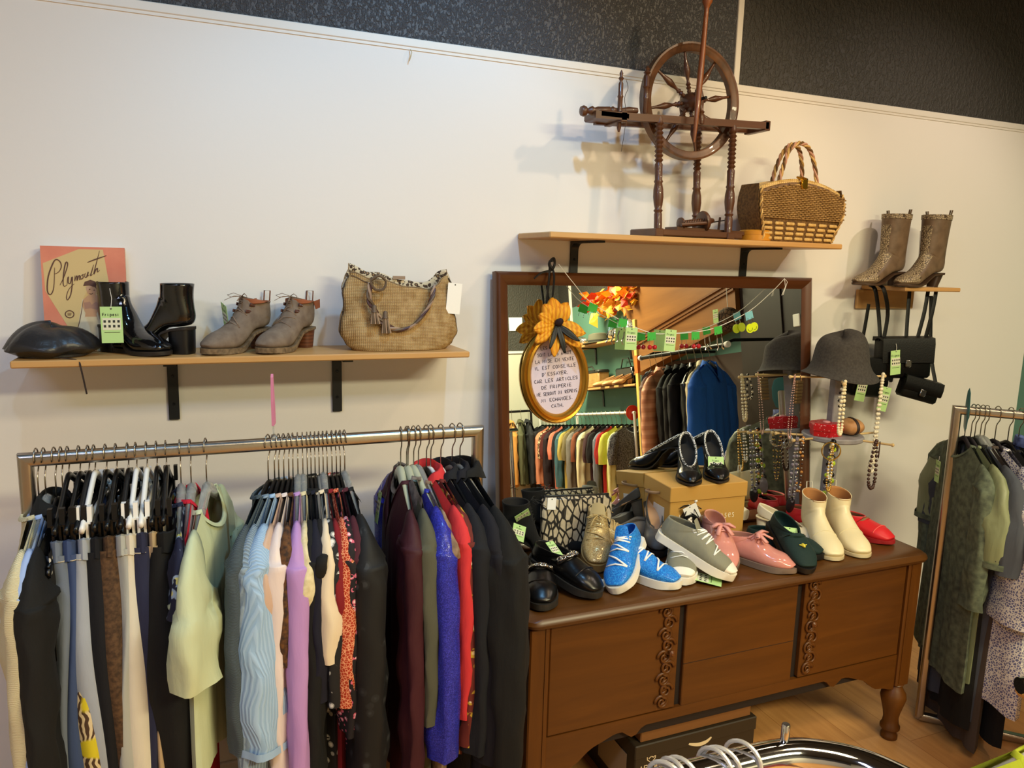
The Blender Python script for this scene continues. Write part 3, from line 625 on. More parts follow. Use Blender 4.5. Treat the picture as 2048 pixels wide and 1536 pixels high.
# right bunch
top(.484, 'grey patterned scarf-neck top behind the burgundy blouse', M('print_grey_fleck', (128, 118, 110), .8, kind='noise', c2=(80, 74, 70), sc=60), L=.6, sl=0, sw=.15, rot=180, seed=40, hang='grey', dz=-.015)
top(.468, 'burgundy blouse with a green price tag', F('velvet_burgundy', (48, 8, 18), (62, 11, 25), rough=.7), L=.76, sl=.66, rot=174, seed=41, hang='sage', name='blouse', cat='blouse', neck='v', th=.04, r0=.06, tagat=((.045, -.075, -.175), (R(-8), 0, R(98)), (.03, .085, .03)))
top(.488, 'olive grey cardigan between burgundy and royal blue', F('knit_olive', (84, 84, 66), (70, 70, 56)), L=.84, sl=.52, rot=178, seed=42, hang='sage', name='cardigan', cat='cardigan')
top(.503, 'royal blue glitter knit top', M('glitter_royal', (34, 38, 150), .5, kind='glitter', c2=(24, 26, 120), c3=(58, 64, 190), sc=700, bump=.3), L=.62, sl=.62, rot=184, seed=43, hang='sage', neck='wide', r0=.075, r1=.055, fold=.018, name='jumper', cat='jumper')
top(.516, 'taupe lace slip showing below the blue knit', M('lace_taupe', (146, 122, 100), .8, kind='noise', c2=(112, 90, 72), sc=60, bump=.4), L=.80, sl=.1, rot=184, seed=44, hang='clear', name='slip_dress', cat='dress', r0=.04)
top(.538, 'coral red blouse right of the blue knit', F('crepe_coral', (206, 52, 54), (190, 42, 46)), L=.55, sl=.52, rot=188, seed=45, hang='black', name='blouse', cat='blouse', neck='coat')
top(.550, 'russet floral blouse with cream flowers', M('floral_russet', (96, 30, 22), .8, kind='floral', c2=(222, 200, 170), c3=(176, 140, 40), sc=24, thr=.36), L=.68, sl=.6, rot=188, seed=46, hang='white', name='blouse', cat='blouse')
top(.578, 'dark slate-navy jacket next to the coral blouse', F('wool_slate', (10, 12, 20)), L=.86, sl=.62, rot=187, seed=47, hang='white', name='jacket', cat='jacket', neck='coat', r0=.07, r1=.06, thick=.6)
top(.610, 'navy wool coat with wide lapels', F('wool_navy', (8, 8, 20)), L=.95, sl=.64, rot=188, seed=48, hang='grey', name='coat', cat='coat', neck='coat', r0=.075, r1=.062, thick=.6, sw=.21, th=.045)
top(.632, 'long black coat at the right end of the rack', F('wool_black', (6, 6, 6)), L=.98, sl=.66, rot=189, seed=49, hang='grey', name='coat', cat='coat', neck='coat', r0=.085, r1=.075, thick=.62, sw=.22, th=.06, out=.04)
# pink marker standing on the bar
t = thing('rack_divider', 'folded pink paper marker clipped upright on the rack bar', 'marker', (.150, RY, RZ+.016))
G().box((-.006, -.012, -.004), (.006, .012, .006), bev=.002).obj('clip_foot', HM['clear'], t)
G().tube([(0, 0, .004), (0, 0, .04)], .0025, 6).obj('stem', HM['clear'], t)
g = G().prism([(-.004, .03), (.012, .034), (.010, .075), (.004, .12), (.000, .158), (-.004, .150), (-.006, .09)], -.003, .003); g.obj('paper', M('paper_pink', (206, 128, 160), .7), t, smooth=False, rot=(0, 0, R(70)))
# ---------------------------------------------------------------- angled rack at the right
D2 = Vector((.70, -.714, 0)); P2 = Vector((2.418, -.520, 0)); Q2 = P2+D2*1.0; Z2 = 1.183
rack('clothes_rack', 'brushed steel clothes rack at the right, its bar turned towards the room', tuple(P2[:2]), tuple(Q2[:2]), Z2, .02, base=.001)
A2 = math.degrees(math.atan2(D2.y, D2.x))
def on2(s): p = P2+D2*s; return dict(y=p.y, z=Z2), p.x
def top2(s, label, m, rot=0, **k): kw, x = on2(s); return top(x, label, m, rot=A2+rot, **kw, **k)
f_lace = M('lace_sage', (98, 108, 88), .8, kind='noise', c2=(66, 74, 62), sc=45, bump=.8)
top2(.032, 'sage green lace dress with a silky panel', f_lace, rot=192, L=.80, sl=.46, seed=60, hang='dark', name='dress', cat='dress', neck='round', flare=.03, th=.028, r0=.05, r1=.05, tagat=((.055, -.05, -.2), (0, 0, R(95)), (.034, .075, .02)))
top2(.05, 'pale sage silk tunic with an embroidered hem', F('silk_sage', (132, 138, 104), (118, 126, 94), rough=.45), rot=196, L=.78, sl=.30, seed=61, hang='dark', name='tunic', cat='tunic', neck='round', cuff=f_lace, r0=.07, r1=.07)
top2(.062, 'black lace slip dress behind the sage tunic', f_black, rot=196, L=.95, sl=0, seed=62, hang='black', name='slip_dress', cat='dress', neck='v')
top2(.078, 'slate grey short-sleeved dress', F('jersey_slategrey', (70, 74, 84), (60, 64, 74)), rot=198, L=.92, sl=.32, seed=63, hang='clear', name='dress', cat='dress', neck='round', r0=.08, r1=.085, th=.045)
top2(.09, 'brown sheer skirted dress trailing low', F('chiffon_brown', (74, 62, 54), (60, 50, 44)), rot=198, L=1.02, sl=0, seed=64, hang='clear', name='dress', cat='dress', neck='v')
top2(.122, 'blue and white geometric print tunic', M('print_geo_blue', (92, 96, 136), .8, kind='crackle', c2=(216, 212, 210), c3=(110, 108, 150), sc=120, thr=.16), rot=200, L=.82, sl=.48, seed=65, hang='dark', name='tunic', cat='tunic', neck='round', r0=.085, r1=.10, flare=.1, th=.05, out=.05)
top2(.16, 'black trousers suit top hanging long on the angled rack', f_black, rot=198, L=.98, sl=.5, seed=66, hang='black', name='tunic', cat='tunic')
top2(.19, 'black and white woven stripe cardigan', M('weave_bw', (40, 38, 38), .85, kind='stripes', c2=(176, 168, 156), sc=30, axis=2, thr=3.0, bump=.4), rot=198, L=.66, sl=.5, seed=67, hang='black', name='cardigan', cat='cardigan', r0=.07)
top2(.22, 'indigo patterned blouse with a tied neck', M('print_indigo', (38, 46, 92), .8, kind='noise', c2=(80, 96, 150), sc=60), rot=198, L=.6, sl=.5, seed=68, hang='black', name='blouse', cat='blouse', neck='high')
t = thing('size_marker', 'slim teal paddle marker hooked on the angled rack bar', 'marker', tuple(P2+D2*.03+Vector((0, 0, Z2))), math.radians(A2))
g = G().lathe([(.001, -.075), (.02, -.06), (.028, -.02), (.028, .03), (.02, .065), (.001, .08)], 20); g.v = [(v[0]*.12, v[1]*1.5, v[2]) for v in g.v]; g.obj('paddle', M('teal_plastic', (56, 120, 126), .4), t)
G().tube([(0, .02, .005), (0, 0, .02), (0, -.02, .005)], .003, 6).obj('clasp', HM['clear'], t)
# ================================================================ shoes
def shoe_surface(B, T, W, NB, n=26, rings=26, sq=None):
    """rings fan from the toe round to the collar: B runs along the sole and up the heel, T along the vamp; W half widths; NB squareness on the sole side"""
    pts = cr([(b[0], b[1], t[0], t[1], w, q) for b, t, w, q in zip(B, T, W, NB)], rings); out = []
    for bx, bz, tx, tz, w, q in pts:
        rr = []
        for k in range(n):
            a = 2*PI*k/n; c, s = math.cos(a), math.sin(a); e = q if c > 0 else 2.1
            al = .5-.5*math.copysign(abs(c)**(2/e), c); la = math.copysign(abs(s)**(2/e), s)
            # narrower towards the vamp ridge
            nar = 1-.16*al*al*(1 if q > 2.6 else .3)
            rr.append((lerp(bx, tx, al), max(w, 0)*la*nar, lerp(bz, tz, al)))
        out.append(rr)
    return out
def sole_mesh(outline, top_z, bot_z, n=22):
    """outline: (x, half width) heel to toe; top and bottom height functions of x"""
    pts = cr(outline, n); rings = []
    for x, w in pts:
        w = max(w, .0008); rings.append([(x, -w, bot_z(x)+.0015), (x, -w*.96, bot_z(x)), (x, w*.96, bot_z(x)), (x, w, bot_z(x)+.0015), (x, w, top_z(x)), (x, -w, top_z(x))])
    return G().loft(rings)
def zcurve(pairs):
    def f(x):
        if x <= pairs[0][0]: return pairs[0][1]
        for (a, za), (b, zb) in zip(pairs, pairs[1:]):
            if x <= b: return lerp(za, zb, sm(a, b, x))
        return pairs[-1][1]
    return f
def heel_block(x0, x1, w, zt, y=0, tx=0, ts=.8, square=False, n=14):
    """a heel from its seat at zt to the ground, tapering"""
    def sec(s, z, dx):
        cx = (x0+x1)/2+dx; return [(cx+(x1-x0)/2*s*math.copysign(abs(math.cos(2*PI*k/n))**.6, math.cos(2*PI*k/n)), w*s*math.copysign(abs(math.sin(2*PI*k/n))**.6, math.sin(2*PI*k/n)), z(cx+(x1-x0)/2*s*math.cos(2*PI*k/n)) if callable(z) else z) for k in range(n)]
    zz = zt if callable(zt) else (lambda x: zt)
    m = zz((x0+x1)/2)
    return G().loft([sec(1, zz, 0), sec(lerp(1, ts, .55), m*.5, tx*.5), sec(ts, .004, tx), sec(ts*.97, 0, tx)])
def make_shoe(t, st, S=1.0, mir=1):
    """builds the parts of one shoe under t. heel at x = 0, toe towards +x, standing on z = 0"""
    B, T, W, NB = st['B'], st['T'], st['W'], st['NB']
    rg = shoe_surface(B, T, W, NB, rings=st.get('rings', 28))
    g = G().loft(rg, (True, False)); mats = [st['m'], st.get('inner', st['m'])]
    u = g.obj('upper', mats, t, smooth=True); solid(u, .0028, -1, 1)
    zt, zb = zcurve(st['zt']), zcurve(st['zb'])
    sole_mesh(st['out'], zt, zb).obj('sole', st['ms'], t, smooth=35)
    if 'foxing' in st:   # painted line or toe cap band on the sole wall
        pass
    if 'heel' in st:
        h = st['heel']; heel_block(h[0], h[1], h[2], lambda x: zb(x)+.002, tx=h[3], ts=h[4]).obj('heel', st.get('mh', st['ms']), t, smooth=45)
    if 'cap' in st:      # rubber or leather toe cap over the first rings
        k = st['cap']; c = G().loft([[(p[0]+.0012*(1 if p[0] > .1 else 0), p[1]*1.03, p[2]+.0012) for p in r] for r in rg[:k]], (True, False)); c.obj('toe_cap', st['mc'], t, smooth=True)
    def surf(i, a):
        r = rg[min(len(rg)-1, max(0, i))]; n = len(r); return Vector(r[int(round((.5+a)*n)) % n])
    if 'laces' in st:
        i0, i1, k, wd, ml = st['laces']; g = G()
        for j in range(k):
            i = int(round(lerp(i0, i1, j/(k-1)))); i2 = int(round(lerp(i0, i1, (j+.75)/(k-1))))
            for (a, b, ia, ib) in ((-wd, wd, i, i), (-wd, wd, i, i2)) if j < k-1 else ((-wd, wd, i, i),):
                p, q = surf(ia, a), surf(ib, b); mid = (surf(ia, 0)+surf(ib, 0))*.5+Vector((.002, 0, .005))
                g.tube([p+Vector((0, 0, .001)), p*.6+mid*.4+Vector((0, 0, .0015)), mid, q*.6+mid*.4+Vector((0, 0, .0015)), q+Vector((0, 0, .001))], st.get('lr', .0022), 6, flat=.6)
        if st.get('bow'):
            c = surf(i1, 0)+Vector((.004, 0, .008))
            for s in (-1, 1):
                g.tube([c, c+Vector((.012, s*.02, .008)), c+Vector((.02, s*.036, .002)), c+Vector((.012, s*.03, -.004)), c], st['bow'], 6, flat=.5)
                g.tube([c, c+Vector((.02, s*.012, .0)), c+Vector((.045, s*.024, -.012))], st['bow'], 6, flat=.5)
        g.obj('laces', ml, t, smooth=True)
    if 'tongue' in st:
        i = len(rg)-1; c = surf(i, 0); w = st['tongue']
        G().grid(lambda a, b: (c.x-.004-.03*b+.025*(1-b)*0, (a-.5)*w*(1-.25*b*b)*1.0, c.z-.006+.03*b-.006*(2*a-1)**2), 8, 6).obj('tongue', st.get('mt', st['m']), t, smooth=True)
    return rg, surf
def place_shoe(label, st, loc, yaw, roll=0, pitch=0, S=1.0, mir=1, name='shoe', cat='shoe', group=None):
    t = thing(name, label, cat, loc, 0, group); t.rotation_euler = Euler((R(roll), R(pitch), R(yaw)), 'XYZ'); t.scale = (S, S*mir, S)
    rg, surf = make_shoe(t, st); return t, rg, surf
# --- patterns (metres, a size 38)
BO = [(.245, .012), (.238, .006), (.205, .006), (.165, .006), (.12, .006), (.07, .006), (.03, .006), (.004, .012), (-.004, .035), (.002, .062)]
def low(L=.255, sole=.02, heel_t=.062, throat=(.105, .085), toe_w=.036, ball=.046, wst=.036, hl=.033, toe_h=.045, sharp=2.0, lift=0, plus=0):
    f = L/.255; h = lambda x: sole
    B = [(L-.002, sole+.014), (L-.012, sole+.003), (L-.045, sole), (L-.09, sole), (L-.14, sole+lift*.5), (.07*f, sole+lift*.9), (.03, sole+lift), (.004, sole+lift+.008), (-.002, sole+lift+heel_t*.5), (.004, sole+lift+heel_t)]
    T = [(L-.001, sole+.016), (L-.010, sole+toe_h*.62), (L-.04, sole+toe_h+.004), (L-.078, sole+toe_h+.012+lift*.2), (L-.11, lerp(sole+toe_h+.02, sole+throat[1], .6)+lift*.4), (throat[0]+.014, sole+throat[1]-.003+lift*.5), (throat[0]+.006, sole+throat[1]+lift*.5), (throat[0]+.002, sole+throat[1]+lift*.5), (throat[0], sole+throat[1]+lift*.5), (throat[0]-.001, sole+throat[1]+plus+lift*.5)]
    W = [toe_w*.25, toe_w*.78, lerp(toe_w, ball, .75), ball, lerp(ball, wst, .5), wst, hl+.002, hl+.001, hl, hl-.002]
    NB = [2, 2.6, 3.6, 4, 4, 4, 3.6, 2.8, 2.3, 2.1]
    return dict(B=B, T=T, W=W, NB=NB)
def outline(L, toe_w, ball, wst, hl, e=.003): return [(-.003-e, .004), (0, hl*.62), (.012, hl+e*.6), (.04, hl+e), (.10, wst+e), (L-.09, ball+e), (L-.045, lerp(toe_w, ball, .75)+e), (L-.014, toe_w*.80+e), (L-.002+e, toe_w*.38), (L+e, .002)]
def flat(m, ms, sole=.022, L=.255, **k):
    kw = dict(toe_w=.036, ball=.046, wst=.037, hl=.033); kw.update({a: k.pop(a) for a in list(k) if a in kw})
    d = low(L, sole, k.pop('heel_t', .06), k.pop('throat', (.105, .08)), toe_h=k.pop('toe_h', .04), plus=k.pop('plus', 0), lift=k.pop('lift', 0), **kw)
    d.update(m=m, ms=ms, zt=[(0, sole+.004), (L, sole+.006)], zb=[(0, 0), (L-.06, 0), (L, .006)], out=outline(L, kw['toe_w'], kw['ball'], kw['wst'], kw['hl']), **k); return d
def pumpst(m, ms, inner, lift=.06, L=.235, sharp=.022, ball=.041, hw=.03, throat=(.155, .045), mh=None, heel=None, plat=.006, heel_t=.045, **k):
    kw = dict(toe_w=sharp, ball=ball, wst=.03, hl=hw)
    S0 = plat
    B = [(L-.001, S0+.010), (L-.012, S0+.003), (L-.045, S0), (L-.085, S0), (L-.125, S0+lift*.32), (.075, S0+lift*.82), (.03, S0+lift), (.004, S0+lift+.006), (-.003, S0+lift+heel_t*.5), (.003, S0+lift+heel_t)]
    T = [(L, S0+.011), (L-.010, S0+.024), (L-.036, S0+.038), (throat[0]+.022, S0+throat[1]-.001), (throat[0]+.012, S0+throat[1]+.002), (throat[0]+.007, S0+throat[1]+.002), (throat[0]+.004, S0+throat[1]+.002), (throat[0]+.002, S0+throat[1]+.002), (throat[0]+.001, S0+throat[1]+.002), (throat[0], S0+throat[1]+.002)]
    W = [sharp*.2, sharp*.75, lerp(sharp, ball, .72), ball, lerp(ball, .03, .6), .031, hw, hw-.001, hw-.002, hw-.003]
    d = dict(B=B, T=T, W=W, NB=[2, 2.4, 3.2, 3.6, 3.6, 3.4, 3, 2.6, 2.3, 2.1], m=m, ms=ms, inner=inner, zt=[(0, S0+lift), (.05, S0+lift*.95), (L-.095, S0+.001), (L, S0+.004)],
             zb=[(0, S0+lift-.005), (.05, S0+lift*.95-.005), (L-.095, 0), (L-.05, 0), (L, .004)], out=outline(L, sharp, ball, .03, hw, .001), heel=heel or (.0, .036, hw*.75, .004, .7), mh=mh or m, **k)
    return d
def bootst(m, ms, inner, h=.17, lift=.055, L=.245, toe_w=.034, ball=.044, plat=.01, shaft=.05, sx=.045, heel=None, mh=None, toe_h=.042, top_f=0, sw=.042, **k):
    S0 = plat; xs = sx
    B = [(L-.001, S0+.013), (L-.012, S0+.003), (L-.045, S0), (L-.09, S0), (L-.13, S0+lift*.35), (.075, S0+lift*.9), (.03, S0+lift), (.003, S0+lift+.008), (-.006, S0+lift+.03), (-.003, S0+lift+.06), (-.002, lerp(S0+lift+.06, h, .5)), (-.006, h)]
    T = [(L, S0+.015), (L-.010, S0+toe_h*.6), (L-.04, S0+toe_h), (L-.08, S0+toe_h+.014), (L-.115, S0+toe_h+.034), (L-.135, S0+lift*.6+toe_h+.03), (L-.142, S0+lift*.8+toe_h+.035), (L-.147, S0+lift+toe_h+.038), (L-.150, S0+lift+toe_h+.042), (L-.152, S0+lift+toe_h+.046), (L-.154, lerp(S0+lift+toe_h+.046, h, .5)), (L-.155, h+top_f)]
    W = [toe_w*.25, toe_w*.78, lerp(toe_w, ball, .75), ball, lerp(ball, .034, .5), .035, .034, .034, .035, .037, lerp(.037, sw, .5), sw]
    return dict(B=B, T=T, W=W, NB=[2, 2.6, 3.6, 4, 4, 3.8, 3.2, 2.6, 2.3, 2.2, 2.1, 2], rings=34, m=m, ms=ms, inner=inner, zt=[(0, S0+lift), (.06, S0+lift*.92), (L-.10, S0+.002), (L, S0+.005)],
                zb=[(0, S0+lift-.008), (.06, S0+lift*.92-.008), (L-.10, 0), (L-.05, 0), (L, .004)], out=outline(L, toe_w, ball, .034, .032, .002), heel=heel or (.0, .055, .029, .002, .9), mh=mh or ms, **k)
TOPZ = .7055
white_sole = M('rubber_white', (232, 226, 212), .5); black_sole = M('rubber_black', (20, 19, 19), .5)
def base_loc(toe, yaw, L, z=TOPZ, up=0): a = R(yaw); return (toe[0]-L*math.cos(a), toe[1]-L*math.sin(a), z+up)
def tshoe(label, st, toe, yaw, L=.255, pitch=0, roll=0, S=1.0, z=TOPZ, mir=1, name='shoe', dz=0, group=None):
    """placed by the ground point under the toe"""
    a = R(yaw); p = R(pitch); lx = L*S*math.cos(p)
    return place_shoe(label, st, (toe[0]-lx*math.cos(a), toe[1]-lx*math.sin(a), z+L*S*math.sin(p)+dz), yaw, roll, pitch, S, mir, name, 'boot' if 'boot' in name else 'shoe', group)
# --- boots on the long shelf
patent = M('patent_black', (12, 12, 13), .1, coat=.6, bump=.5, sc=55); lining_b = M('lining_black', (24, 22, 22), .8)
st = bootst(patent, M('welt_brown_black', (34, 28, 24), .5), lining_b, h=.205, lift=.07, heel=(.0, .068, .033, .001, .97), mh=M('heel_black', (14, 14, 15), .35), toe_h=.045, toe_w=.038)
ZS = 1.3865
b1, _, _ = tshoe('black patent ankle boot with a green price tag, pointing right on the boot shelf', st, (-.088, -.190), -45, .245, z=ZS, S=.9, name='ankle_boot')
wtag(b1, (-.2135, -.165, 1.508), (R(3), 0, R(4)), .049, .088, .05)
b2, _, _ = tshoe('black patent ankle boot seen from its block heel, beside its tagged mate', st, (-.226, -.055), 156, .245, z=ZS, S=.9, mir=-1, name='ankle_boot')
suede = M('suede_taupe', (124, 108, 92), .95, kind='noise', c2=(106, 90, 76), sc=40, bump=.3); tan = M('lining_tan', (142, 78, 44), .7); lace_t = M('lace_taupe', (82, 70, 60), .9)
st = bootst(suede, M('welt_tan', (128, 106, 78), .7, kind='noise', c2=(92, 74, 52), sc=90), tan, h=.142, lift=.05, heel=(.0, .05, .029, .002, .85), mh=M('heel_stacked', (112, 66, 42), .5, kind='stripes', c2=(92, 52, 32), sc=30), plat=.014, toe_h=.045, top_f=-.006, sw=.04, laces=(11, 30, 6, .14, lace_t), lr=.0018, bow=.0016)
def taupe(label, toe, yaw, mir, tagit):
    t, rg, surf = tshoe(label, st, toe, yaw, .245, z=ZS, S=.95, name='ankle_boot', mir=mir)
    G().tube([(-.006, -.011, .138), (-.010, -.011, .172), (-.010, .011, .172), (-.006, .011, .138)], .0025, 6, flat=.6).obj('pull_tab', M('tab_brown', (110, 64, 42), .6), t)
    G().prism([(-.004, .148), (.03, .142), (.018, .118), (-.004, .122)], -.0385, -.0365).obj('heel_patch', tan, t, smooth=False)
    for k in range(2):
        for s in (-1, 1):
            p = surf(17+k*5, s*.16); o = G().box((-.014, -.002, -.0045), (.014, .002, .0045), bev=.001).obj('eyelet_strap', M('strap_brown', (84, 44, 30), .5), t, loc=p+Vector((0, s*.001, 0)), rot=(0, R(-12), R(0)))
            for q in (-.008, 0, .008): G().lathe([(.0022, -.0026), (.0022, .0026)], 8, (q, 0, 0), axis=(0, 1, 0)).obj('stud', M('stud_silver', (210, 205, 195), .2, 1), o)
    if tagit: price_tag(t, (.115, -.052, .130), (R(10), R(14), R(62)), .05, .085, .02)
taupe('taupe suede lace-up boot with a green tag, third from the left on the shelf', (.000, -.190), -136, 1, True)
taupe('taupe suede lace-up boot standing beside the straw tote', (.140, -.195), -130, -1, False)
# --- snakeskin boots on the short shelf
cow = M('leather_brown', (112, 90, 68), .5, kind='noise', c2=(92, 72, 52), sc=25); snake = M('snakeskin_tan', (178, 160, 128), .5, kind='crackle', c2=(70, 54, 38), c3=(140, 120, 92), sc=130, thr=.12, bump=.5)
st = bootst(cow, M('sole_brown', (66, 46, 30), .5), lining_b, h=.275, lift=.05, L=.27, toe_w=.022, ball=.04, heel=(.0, .045, .026, .012, .72), sw=.05, plat=.006, toe_h=.034, mh=M('heel_brown', (60, 42, 30), .5))
def cowboy(label, toe, yaw, tagit):
    t, rg, surf = tshoe(label, st, toe, yaw, .27, z=1.5965, S=1.0, name='boot')
    def patch(i0, i1, a0, a1, off, sc=1.0):
        g = G(); n = len(rg[0]); rows = []
        for i in range(i0, i1+1):
            row = []
            for a in range(a0, a1+1):
                p = Vector(rg[i][(n//2+a) % n]); c = sum((Vector(q) for q in rg[i]), Vector())/n; d = (p-c); row.append(p+d.normalized()*off)
            rows.append(row)
        g.grid(lambda u, v: rows[int(round(u*(len(rows)-1)))][int(round(v*(len(rows[0])-1)))], len(rows)-1, len(rows[0])-1); return g
    patch(0, 10, -7, 7, .0018).obj('toe_cap', snake, t, smooth=True)
    patch(10, 22, -4, 4, .0018).obj('vamp_patch', snake, t, smooth=True)
    patch(33, 34, -13, 13, .0018).obj('collar_band', snake, t, smooth=True)
    patch(26, 32, -2, 2, .0019).obj('shin_panel', snake, t, smooth=True)
    for s in (-1, 1): G().tube([(.045, s*.046, .262), (.045, s*.052, .292), (.045, s*.044, .292), (.045, s*.04, .262)], .004, 6, flat=.5).obj('pull_strap', cow, t)
    if tagit: price_tag(t, (.03, -.068, .215), (R(3), 0, R(52)), .045, .105, .07, True)
cowboy('brown snakeskin cowboy boot, left one of the pair', (2.300, -.125), -174, False)
cowboy('brown snakeskin cowboy boot with a white tag', (2.435, -.200), -172, True)
# --- on the sideboard
leather = M('leather_black', (11, 10, 11), .28, bump=.15, sc=120); chain_m = M('chain_silver', (205, 200, 192), .18, 1)
loaf = flat(leather, M('welt_black', (44, 42, 40), .45), .018, throat=(.135, .062), toe_h=.04, heel_t=.05, inner=lining_b, L=.26)
def loafer(label, toe, yaw, **k):
    t, rg, surf = tshoe(label, loaf, toe, yaw, .26, **k)
    def row(i, a0, a1, up): return [surf(i, a)+Vector((0, 0, up)) for a in [lerp(a0, a1, q/10) for q in range(11)]]
    r0, r1 = row(13, -.24, .24, .004), row(18, -.24, .24, .005)
    g = G().loft([[tuple(p) for p in r0], [tuple(p) for p in r1]], (False, False), closed=False); solid(g.obj('saddle_strap', leather, t, smooth=True), .004, 1)
    g = G()
    for q in range(9):
        c = (r0[q+1 if q < 9 else 9]*.5+r1[q+1 if q < 9 else 9]*.5)+Vector((.002, 0, .008)); tx = (r0[min(q+2, 10)]-r0[q]).normalized(); ty = (r1[q+1]-r0[q+1]).normalized(); s = .5 if q % 2 else -.5
        g.tube([c+tx*.0085*math.cos(a)*1.0+ty*.0065*math.sin(a)+tx.cross(ty)*.003*s*math.cos(a) for a in [2*PI*j/10 for j in range(10)]], .0024, 6, closed=True)
    g.obj('chain', chain_m, t, smooth=True)
    g = G().tube([surf(8, a)*.995+Vector((0, 0, .0015)) for a in [lerp(-.2, .2, q/8) for q in range(9)]], .0016, 6); g.obj('apron_seam', leather, t)
    return t
loafer('black leather loafer with a silver chain, front left corner of the sideboard', (.828, -.560), -112)
lb = loafer('black leather loafer with a silver chain, propped beside its mate', (1.013, -.545), -66, pitch=9, dz=.004)
price_tag(lb, (.055, -.0, .083), (R(-68), 0, R(82)), .03, .058, .0)
vel = M('suede_black', (8, 8, 8), .95); st = bootst(vel, black_sole, lining_b, h=.205, lift=.09, L=.235, toe_w=.026, ball=.04, heel=(.0, .028, .016, .004, .4), plat=.006, sw=.043, mh=vel, laces=(16, 32, 6, .1, M('lace_black', (14, 14, 14), .8)), lr=.0016, bow=.0014)
t, _, _ = tshoe('black suede stiletto boot with folded green tag, behind the loafers', st, (1.075, -.275), -16, .235, name='ankle_boot')
price_tag(t, (.05, -.055, .185), (R(40), R(-30), R(10)), .05, .045, .0); price_tag(t, (.045, -.06, .145), (R(-30), R(24), R(14)), .045, .045, .0)
t, _, _ = tshoe('black suede stiletto boot half hidden behind its tagged mate', st, (1.16, -.205), -30, .235, name='ankle_boot', mir=-1)
gold = M('glitter_gold', (190, 160, 100), .4, .35, kind='glitter', c2=(140, 112, 64), c3=(232, 214, 164), sc=900, bump=.4); goldl = M('lace_gold', (186, 160, 104), .6)
st = flat(gold, M('rubber_gold', (150, 124, 76), .5), .026, throat=(.112, .086), inner=M('lining_gold', (150, 138, 104), .8), laces=(9, 24, 7, .16, goldl), lr=.0026, tongue=.05, mt=M('tongue_gold', (170, 152, 108), .7), bow=.0022, plus=.004)
tshoe('gold glitter sneaker with gold laces, toe towards the room', st, (1.097, -.375), -118, pitch=17)
tshoe('gold glitter sneaker lying behind the blue pair', st, (1.325, -.245), -42, mir=-1, dz=.001)
blue = M('glitter_blue', (14, 122, 214), .45, kind='glitter', c2=(8, 96, 190), c3=(60, 160, 236), sc=500, bump=.5); lw = M('lace_white', (240, 238, 232), .7)
st = flat(blue, white_sole, .023, throat=(.108, .078), inner=M('lining_blue', (20, 96, 190), .7), laces=(8, 23, 5, .17, lw), lr=.0034, tongue=.05, toe_h=.034)
t, _, _ = tshoe('bright blue glitter sneaker, heel up on its mate', st, (1.077, -.532), -136, pitch=19, roll=14, S=.96)
wtag(t, (1.075, -.470, .722), (R(-78), 0, R(-70)), .032, .05, 0, True)
tshoe('bright blue glitter sneaker lying flat, toe towards the right', st, (1.275, -.560), -60, S=.93, mir=-1)
grey_suede = M('suede_greybrown', (92, 84, 76), .9, bump=.2, sc=200); nude = M('insole_nude', (186, 142, 100), .6)
st = pumpst(M('leather_charcoal', (66, 62, 60), .5), M('sole_dark', (40, 34, 30), .5), nude, lift=.07, L=.225, sharp=.034, ball=.041, plat=.022, throat=(.15, .042), heel=(.0, .05, .028, .004, .85), mh=grey_suede)
t, _, _ = tshoe('charcoal platform pump with an ankle strap, toe towards the room', st, (1.345, -.335), -116, .225, pitch=10)
G().tube([(.006+.034+.034*math.cos(a), .03*math.sin(a), .150+.012*math.cos(a)) for a in [2*PI*k/20 for k in range(20)]], .0028, 6, closed=True, flat=1.8).obj('ankle_strap', M('strap_taupe', (140, 112, 84), .6), t)
st2 = dict(st); st2.update(m=grey_suede, ms=M('sole_greybrown', (78, 70, 62), .7))
t, _, _ = place_shoe('grey suede platform pump lying on its side', st2, (1.270, -.075, TOPZ+.042), -38, roll=96)
G().tube([(.04+.034*math.cos(a), .03*math.sin(a), .150+.012*math.cos(a)) for a in [2*PI*k/20 for k in range(20)]], .0028, 6, closed=True, flat=1.8).obj('ankle_strap', M('strap_taupe', (140, 112, 84), .6), t)
canvas = M('canvas_grey', (138, 136, 116), .9, kind='fabric', c2=(126, 124, 106), sc=900, bump=.3)
st = flat(canvas, white_sole, .022, L=.26, throat=(.118, .074), inner=M('lining_grey', (104, 100, 84), .8), laces=(9, 25, 7, .16, lw), lr=.0024, tongue=.045, cap=6, mc=white_sole, toe_h=.032)
tshoe('grey canvas sneaker standing flat, white toe towards the room', st, (1.270, -.530) if False else (1.295, -.545), -122, .26)
t, _, _ = tshoe('grey canvas sneaker resting its heel on its mate', st, (1.455, -.572), -55, .26, pitch=20, roll=-6, dz=.003, mir=-1)
wtag(t, (1.345, -.505, .722), (R(-83), R(0), R(50)), .062, .100)
pat = st = flat(patent, black_sole, .02, throat=(.11, .08), inner=lining_b, laces=(12, 24, 4, .12, M('lace_black', (14, 14, 14), .8)), lr=.002, bow=.002)
t, _, _ = tshoe('black patent lace-up shoe with white bobble ties, behind the grey sneakers', pat, (1.455, -.375), -112, pitch=24)
for s in (-1, 1): G().ball((.10, s*.022, .115), .007).obj('bobble', PAPER, t)
price_tag(t, (.135, -.005, .118), (R(-20), R(-20), R(110)), .05, .052, .01, True)
pink = M('patent_pink', (206, 138, 126), .12, coat=.7, bump=.25, sc=45); lp = M('ribbon_pink', (212, 146, 136), .45)
